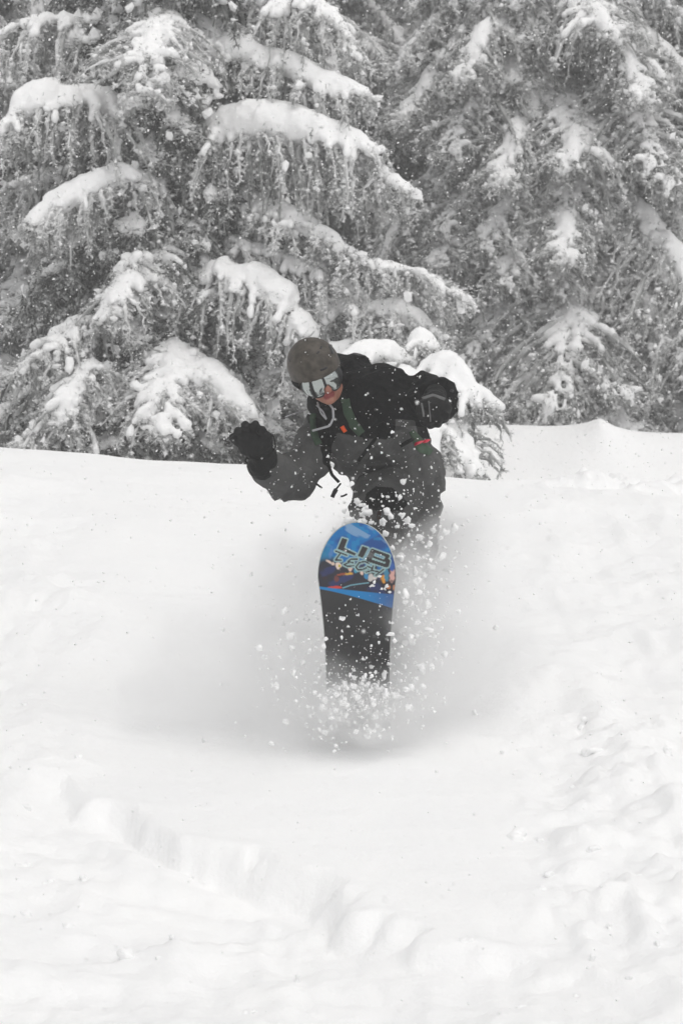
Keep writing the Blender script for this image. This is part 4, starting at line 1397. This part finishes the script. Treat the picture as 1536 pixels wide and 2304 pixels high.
# bindings: base plate, highback and straps
def bind(s0, ang):
    bd = empty('binding', (0, 0, 0), board)
    ca_, sa_ = math.cos(ang), math.sin(ang)
    def loc(u, v, h):                               # u across the boot, v along the boot
        u, v, h = map(np.asarray, (u, v, h))
        return b_pt(u * sa_ + v * ca_, s0 + u * ca_ - v * sa_, 0.010 + h) - BO
    uu, vv = np.meshgrid(np.linspace(-0.055, 0.055, 6), np.linspace(-0.13, 0.12, 10), indexing='ij')
    V0 = loc(uu, vv, 0 * uu).reshape(-1, 3); V1 = loc(uu * 0.94, vv * 0.97, 0.022 + 0 * uu).reshape(-1, 3)
    a = np.arange(5)[:, None] * 10 + np.arange(9)[None, :]
    f = np.stack([a, a + 1, a + 11, a + 10], -1).reshape(-1, 4)
    rim = np.array(list(range(10)) + [q * 10 + 9 for q in range(1, 6)] + [50 + q for q in range(8, -1, -1)] + [q * 10 for q in range(4, 0, -1)]); nx = np.roll(rim, -1)
    obj('base_plate', make_mesh('base_plate', np.concatenate([V0, V1]), [np.concatenate([f, f[:, ::-1] + 60, np.stack([rim, nx, nx + 60, rim + 60], -1)])], False, mats=[M_FRAME]), bd)
    th = np.linspace(-1.2, 1.2, 12)[:, None]; hh = np.linspace(0.03, 0.21, 8)[None, :]
    rd = 0.062 - 0.06 * (hh - 0.03)
    def hl(d): return loc((rd + d) * np.sin(th), 0.085 + (rd + d) * np.cos(th) * 0.7 + 0.12 * (hh - 0.03), hh + 0 * th).reshape(-1, 3)
    a = np.arange(11)[:, None] * 8 + np.arange(7)[None, :]
    f = np.stack([a, a + 8, a + 9, a + 1], -1).reshape(-1, 4)
    obj('highback', make_mesh('highback', np.concatenate([hl(0.006), hl(0)]), [np.concatenate([f, f[:, ::-1] + 96])], True, mats=[M_FRAME]), bd)
    for v0, h0 in ((-0.09, 0.075), (0.02, 0.115)):
        t_ = np.linspace(0, np.pi, 14)
        P = loc(-0.062 * np.cos(t_), v0 + 0 * t_, 0.015 + h0 * np.sin(t_) ** 0.6)
        Vq, Qq = tube(P, 0.011, 6)
        obj('strap', make_mesh('strap', Vq, [Qq], True, mats=[M_BLACK]), bd)
bind(0.53, R(18)); bind(1.06, R(-6))


# ------------------------------------------------------------------ powder thrown up by the board
def box_mesh(name, lo, hi, mats=()):
    lo, hi = np.array(lo, float), np.array(hi, float)
    V = np.array([[(lo, hi)[i][0], (lo, hi)[j][1], (lo, hi)[k][2]] for i in (0, 1) for j in (0, 1) for k in (0, 1)])
    Q = [(0, 1, 3, 2), (4, 6, 7, 5), (0, 4, 5, 1), (2, 3, 7, 6), (0, 2, 6, 4), (1, 5, 7, 3)]
    return make_mesh(name, V, [np.array(Q)], False, mats=mats)


PUFF = [  # px, py, Y, radii (x, depth, z), density
    (560, 1500, 11.95, 0.48, 0.42, 0.30, 2.3),
    (430, 1565, 12.00, 0.44, 0.40, 0.17, 1.8),
    (670, 1420, 11.95, 0.30, 0.36, 0.38, 2.6),
    (690, 1560, 11.72, 0.36, 0.28, 0.16, 2.2),
    (805, 1618, 11.66, 0.30, 0.20, 0.115, 16.0),
    (700, 1625, 11.60, 0.60, 0.26, 0.09, 1.5),
    (930, 1580, 11.75, 0.24, 0.26, 0.16, 3.0),
    (945, 1420, 11.95, 0.24, 0.34, 0.40, 6.0),
    (895, 1325, 11.75, 0.22, 0.22, 0.24, 24.0),
    (870, 1420, 11.98, 0.20, 0.20, 0.32, 20.0),
    (770, 1200, 11.80, 0.16, 0.26, 0.10, 4.0),
    (700, 1270, 11.95, 0.26, 0.34, 0.24, 1.5),
    (620, 1330, 12.05, 0.30, 0.36, 0.30, 1.6),
    (1010, 1230, 12.15, 0.24, 0.30, 0.24, 3.0),
    (1030, 1340, 12.20, 0.26, 0.36, 0.34, 2.2),
    (1060, 1500, 12.10, 0.34, 0.40, 0.22, 2.2),
    (950, 1240, 12.00, 0.20, 0.26, 0.15, 4.0),
]
pc = W(770, 1420, 11.95)
lo = np.array([W(260, 1400, 11.95)[0], 11.25, 1.02]); hi = np.array([W(1260, 1400, 11.95)[0], 12.75, W(770, 1085, 11.95)[2]])
pm = bpy.data.materials.new('thrown_powder')
pm.use_nodes = True
n_, l_ = pm.node_tree.nodes, pm.node_tree.links
n_.remove(n_['Principled BSDF'])
pv = n_.new('ShaderNodeVolumePrincipled')
pv.inputs['Color'].default_value = (0.999, 0.999, 0.999, 1)
pv.inputs['Anisotropy'].default_value = 0.6
tc = n_.new('ShaderNodeTexCoord')
acc = None
warp = n_.new('ShaderNodeTexNoise'); warp.inputs['Scale'].default_value = 3.2; warp.inputs['Detail'].default_value = 1
l_.new(tc.outputs['Object'], warp.inputs['Vector'])
wv = n_.new('ShaderNodeVectorMath'); wv.operation = 'MULTIPLY_ADD'
l_.new(warp.outputs['Color'], wv.inputs[0]); wv.inputs[1].default_value = (0.34, 0.34, 0.34)
sub = n_.new('ShaderNodeVectorMath'); sub.operation = 'ADD'; sub.inputs[1].default_value = (-0.17, -0.17, -0.17)
l_.new(tc.outputs['Object'], sub.inputs[0]); l_.new(sub.outputs[0], wv.inputs[2])
for px, py, Y, rx, ry, rz, dn in PUFF:
    c = W(px, py, Y) - pc
    a1 = n_.new('ShaderNodeVectorMath'); a1.operation = 'SUBTRACT'; a1.inputs[1].default_value = tuple(c)
    l_.new(wv.outputs[0], a1.inputs[0])
    a2 = n_.new('ShaderNodeVectorMath'); a2.operation = 'DIVIDE'; a2.inputs[1].default_value = (rx * 1.25, ry * 1.25, rz * 1.25)
    l_.new(a1.outputs[0], a2.inputs[0])
    a3 = n_.new('ShaderNodeVectorMath'); a3.operation = 'LENGTH'; l_.new(a2.outputs[0], a3.inputs[0])
    mr = n_.new('ShaderNodeMapRange'); mr.interpolation_type = 'SMOOTHERSTEP'
    mr.inputs['From Min'].default_value = 1.0; mr.inputs['From Max'].default_value = 0.1
    mr.inputs['To Min'].default_value = 0.0; mr.inputs['To Max'].default_value = dn
    l_.new(a3.outputs['Value'], mr.inputs['Value'])
    if acc is None: acc = mr.outputs[0]
    else:
        ad = n_.new('ShaderNodeMath'); ad.operation = 'ADD'
        l_.new(acc, ad.inputs[0]); l_.new(mr.outputs[0], ad.inputs[1]); acc = ad.outputs[0]
nz = n_.new('ShaderNodeTexNoise'); nz.inputs['Scale'].default_value = 6.5; nz.inputs['Detail'].default_value = 3; nz.inputs['Roughness'].default_value = 0.6
l_.new(tc.outputs['Object'], nz.inputs['Vector'])
nm = n_.new('ShaderNodeMapRange'); nm.inputs['From Min'].default_value = 0.32; nm.inputs['From Max'].default_value = 0.68
nm.inputs['To Min'].default_value = 0.25; nm.inputs['To Max'].default_value = 1.7
l_.new(nz.outputs['Fac'], nm.inputs['Value'])
ml = n_.new('ShaderNodeMath'); ml.operation = 'MULTIPLY'
l_.new(acc, ml.inputs[0]); l_.new(nm.outputs[0], ml.inputs[1])
l_.new(ml.outputs[0], pv.inputs['Density'])
l_.new(pv.outputs[0], n_['Material Output'].inputs['Volume'])
try: pm.cycles.volume_step_rate = 0.8
except Exception: pass
spray = obj('powder_cloud', box_mesh('powder_cloud', lo - pc, hi - pc, [pm]), None, pc)
tag(spray, 'soft cloud of powder snow billowing round the board and legs', 'powder cloud', kind='stuff')

# chunks of snow in the air round the board
r = np.random.default_rng(77)
def scatter(n, px, py, Y, sx, sy, sY, rad, tail=1.0):
    C_ = np.array([W(px + sx * r.normal(), py + sy * r.normal(), Y + sY * r.normal()) for _ in range(n)])
    return C_, np.clip(r.gamma(0.9, rad / 1.1, n), rad * 0.22, rad * 3.6)
CH = [scatter(520, 805, 1578, 11.58, 48, 30, 0.07, 0.0045), scatter(110, 810, 1565, 11.52, 50, 16, 0.05, 0.0080),
      scatter(240, 925, 1400, 11.7, 34, 95, 0.13, 0.0068), scatter(170, 905, 1250, 11.6, 55, 60, 0.10, 0.0062),
      scatter(130, 880, 1170, 11.55, 70, 40, 0.10, 0.0058), scatter(90, 800, 1165, 11.6, 30, 24, 0.10, 0.006),
      scatter(120, 690, 1480, 11.6, 55, 90, 0.14, 0.0050), scatter(100, 1030, 1290, 11.8, 60, 90, 0.2, 0.0050),
      scatter(60, 600, 1330, 11.9, 90, 130, 0.2, 0.0045), scatter(60, 830, 1000, 11.4, 110, 80, 0.15, 0.0032),
      scatter(1600, 815, 1575, 11.56, 66, 40, 0.08, 0.0019), scatter(1500, 905, 1330, 11.66, 60, 120, 0.12, 0.0019), scatter(700, 690, 1500, 11.65, 75, 80, 0.15, 0.0019),
      scatter(70, 810, 1420, 11.40, 60, 70, 0.10, 0.0030), scatter(60, 800, 1640, 11.5, 70, 14, 0.08, 0.006)]
Cc = np.concatenate([c for c, _ in CH]); Rc = np.concatenate([q for _, q in CH])
gz_ = ground_h(Cc[:, 0], Cc[:, 1]); Cc[:, 2] = np.maximum(Cc[:, 2], gz_ + 0.01)
def ico2():
    V, F = list(map(tuple, IV)), []
    mid = {}
    def mp(a, b):
        k = (min(a, b), max(a, b))
        if k not in mid:
            m_ = (np.array(V[a]) + np.array(V[b])) / 2; V.append(tuple(m_ / np.linalg.norm(m_))); mid[k] = len(V) - 1
        return mid[k]
    for a, b, c in IF:
        x, y, z = mp(a, b), mp(b, c), mp(c, a)
        F += [(a, x, z), (b, y, x), (c, z, y), (x, y, z)]
    return np.array(V), np.array(F)
JV, JF = ico2()
def big_lumps(C_, rad, rr_):
    out = []
    for c, rd in zip(C_, rad):
        o = rr_.uniform(0, 50, 3)
        k = 1 + 0.50 * noise3(JV[:, 0] * 1.6 + o[0], JV[:, 1] * 1.6 + o[1], JV[:, 2] * 1.6 + o[2], 3) + 0.40 * noise3(JV[:, 0] * 4 + o[0], JV[:, 1] * 4, JV[:, 2] * 4, 4)
        out.append((JV * k[:, None] * rd * (1 + 0.25 * rr_.normal(size=3).clip(-1, 1.5)) + c, JF))
    return merge(out)
Vc, Fc = merge([lumps(Cc[Rc <= 0.006], Rc[Rc <= 0.006], r), big_lumps(Cc[Rc > 0.006], np.minimum(Rc[Rc > 0.006], 0.016) * 0.82, r)])
tag(obj('flying_snow', make_mesh('flying_snow', Vc - pc, [Fc], True, mats=[M_CLOD]), None, pc), 'crumbs of snow flying up round the snowboard', 'snow crumbs', kind='stuff')

# snow stuck to the cloth and the helmet
r = np.random.default_rng(80)
def stuck(host, Vh_, n, rad, keep):
    cand = Vh_[keep]
    c = cand[r.integers(0, len(cand), n)] + r.normal(size=(n, 3)) * 0.003
    Vs_, Fs_ = lumps(c, np.clip(r.gamma(1.8, rad / 1.8, n), 0.0010, rad * 3), r, 0.2, 0.25)
    o = obj('stuck_snow', make_mesh('stuck_snow', Vs_ - ORG, [Fs_], True, mats=[M_CLOD]), host)
    o['kind'] = 'stuff'
stuck(jacket, Vj, 520, 0.0024, jx > 735)
stuck(jacket, Vj, 220, 0.0022, jx <= 735)
stuck(trousers, Vtr, 260, 0.0030, ty_ < 1240)
stuck(helmet, Vh, 60, 0.0016, Vh[:, 2] > HC[2])

# falling snowflakes through all the air between the camera and the trees
r = np.random.default_rng(78)
nf = 52000
lo = np.array([-3.8, 2.6, 0.0]); hi = np.array([3.8, 25.0, 7.5])
Cf = lo + (hi - lo) * r.uniform(size=(nf, 3))
Cf = Cf[Cf[:, 2] > base_h(Cf[:, 0], Cf[:, 1]) + 0.05]
Rf = np.clip(r.gamma(4.0, 0.00058, len(Cf)), 0.0010, 0.0055) * np.interp(Cf[:, 1], [3, 12, 25], [0.6, 0.9, 1.35])
TV = np.array([(1, 1, 1), (1, -1, -1), (-1, 1, -1), (-1, -1, 1)]) * 0.85
TF = np.array([(0, 1, 2), (0, 3, 1), (0, 2, 3), (1, 3, 2)])
Vf = (TV[None] * Rf[:, None, None] * (1 + 0.25 * r.normal(size=(len(Cf), 4, 3)).clip(-1.5, 1.5)) + Cf[:, None]).reshape(-1, 3)
Ff = (TF[None] + 4 * np.arange(len(Cf))[:, None, None]).reshape(-1, 3)
tag(obj('falling_snow', make_mesh('falling_snow', Vf, [Ff], True, mats=[M_CLOD])), 'fine snowflakes falling through the air in front of the trees', 'snowflakes', kind='stuff')

# ------------------------------------------------------------------ loose clods lying on the chopped snow
r = np.random.default_rng(79)
def clod_mesh(seed):
    q = np.random.default_rng(seed)
    sq = q.uniform(0.7, 1.25, 3)
    off = [(q.normal(0, 0.45, 3), q.uniform(0.45, 0.8)) for _ in range(5)]
    def fn(P):
        d = np.sqrt((P / sq) ** 2 @ np.ones(3)) - 0.75
        for c, rd in off: d = smin(d, np.linalg.norm(P - c, axis=-1) - rd, 0.2)
        return d - 0.10 * noise3(P[..., 0] * 3, P[..., 1] * 3, P[..., 2] * 3, seed) - 0.06 * noise3(P[..., 0] * 8, P[..., 1] * 8, P[..., 2] * 8, seed)
    Vq, Qq = grid_mesh(fn, (-2.6,) * 3, (2.6,) * 3, 0.2)
    return make_mesh('snow_clod', Vq * 0.68, [Qq], True, mats=[M_LUMP])
CM = [clod_mesh(k) for k in range(6)]
def clod(px, py, size_px, label, grp=None, k=None):
    g = ground_pt(px, py)
    o = obj('snow_clod', CM[k if k is not None else int(r.integers(6))])
    rad = size_px / FPX * g[1] / 2
    o.location = (g[0], g[1], gh(*g) - rad * (0.20 if k is not None else 0.42))
    o.scale = (rad * r.uniform(0.85, 1.2), rad * r.uniform(0.85, 1.2), rad * r.uniform(0.75, 1.0))
    o.rotation_euler = (0, 0, r.uniform(0, 6.28))
    tag(o, label, 'snow clod', grp)
clod(1155, 1880, 64, 'large round snow clod alone on the smooth edge of the chopped snow', 'loose snow clods', 0)
clod(1212, 1885, 40, 'medium snow clod right next to the large round one', 'loose snow clods', 1)
clod(42, 1915, 52, 'upright pointed snow clod beside the old track', 'loose snow clods', 2)
clod(669, 2168, 34, 'dark-sided snow clod alone in the old track\'s bed', 'loose snow clods', 3)
clod(558, 2244, 36, 'flat snow clod lying below the old track', 'loose snow clods', 4)
clod(290, 2112, 52, 'wide flat snow clod at the foot of the track wall', 'loose snow clods', 5)
SP = [(140, 2104, 24), (60, 2020, 46), (110, 1950, 40), (190, 1935, 46), (160, 2050, 52), (390, 2060, 42), (360, 2130, 26), (575, 2160, 26), (490, 2130, 22), (90, 2180, 16), (240, 2178, 14), (150, 2186, 16), (490, 2266, 16),
      (1415, 1890, 66), (1330, 1690, 60), (1500, 1700, 66), (1310, 1640, 48), (1370, 1590, 50), (1250, 1660, 30), (1070, 1605, 34), (1330, 1940, 44), (1240, 1970, 50), (1210, 2010, 56), (1370, 2090, 40), (1410, 2230, 36),
      (1480, 2150, 34), (1330, 2180, 46), (1040, 2130, 54), (1130, 1690, 28), (1440, 1990, 40), (1290, 1760, 36), (1480, 1560, 34), (1200, 1600, 24), (380, 1652, 26), (180, 1720, 34), (120, 1650, 30), (60, 1590, 26), (150, 1560, 24),
      (40, 1480, 22), (110, 1440, 20), (770, 1736, 12), (912, 1798, 11), (968, 1848, 10), (1410, 1548, 22), (1180, 2260, 50), (1290, 2240, 44), (940, 2160, 40), (60, 1800, 34), (20, 1700, 30)]
for px, py, sz in SP:
    if sz < 26: continue
    right = px > 1000
    how = 'large' if sz >= 50 else 'medium' if sz >= 36 else 'small'
    clod(px, py, sz * 0.85, how + (' loose snow clod on the chopped snow, away from the old track' if right else ' loose snow clod scattered about the old track\'s bed'),
         how + (' snow clods on the chopped side' if right else ' snow clods along the old track'))

# ------------------------------------------------------------------ haze
hm = bpy.data.materials.new('falling_snow_haze')
hm.use_nodes = True
hm.node_tree.nodes.remove(hm.node_tree.nodes['Principled BSDF'])
pv = hm.node_tree.nodes.new('ShaderNodeVolumePrincipled')
pv.inputs['Color'].default_value = (0.97, 0.97, 0.97, 1)
pv.inputs['Density'].default_value = 0.0033
hm.node_tree.links.new(pv.outputs[0], hm.node_tree.nodes['Material Output'].inputs['Volume'])
gzs = GZ
haze = obj('haze', box_mesh('haze', (gx[0] - 2, gy[0] - 2, GZ.min() - 1), (gx[-1] + 2, gy[-1] + 2, max(32.0, GZ.max() + 3)), [hm]))
tag(haze, 'pale even haze of fine falling snow filling the air', 'haze', kind='stuff')
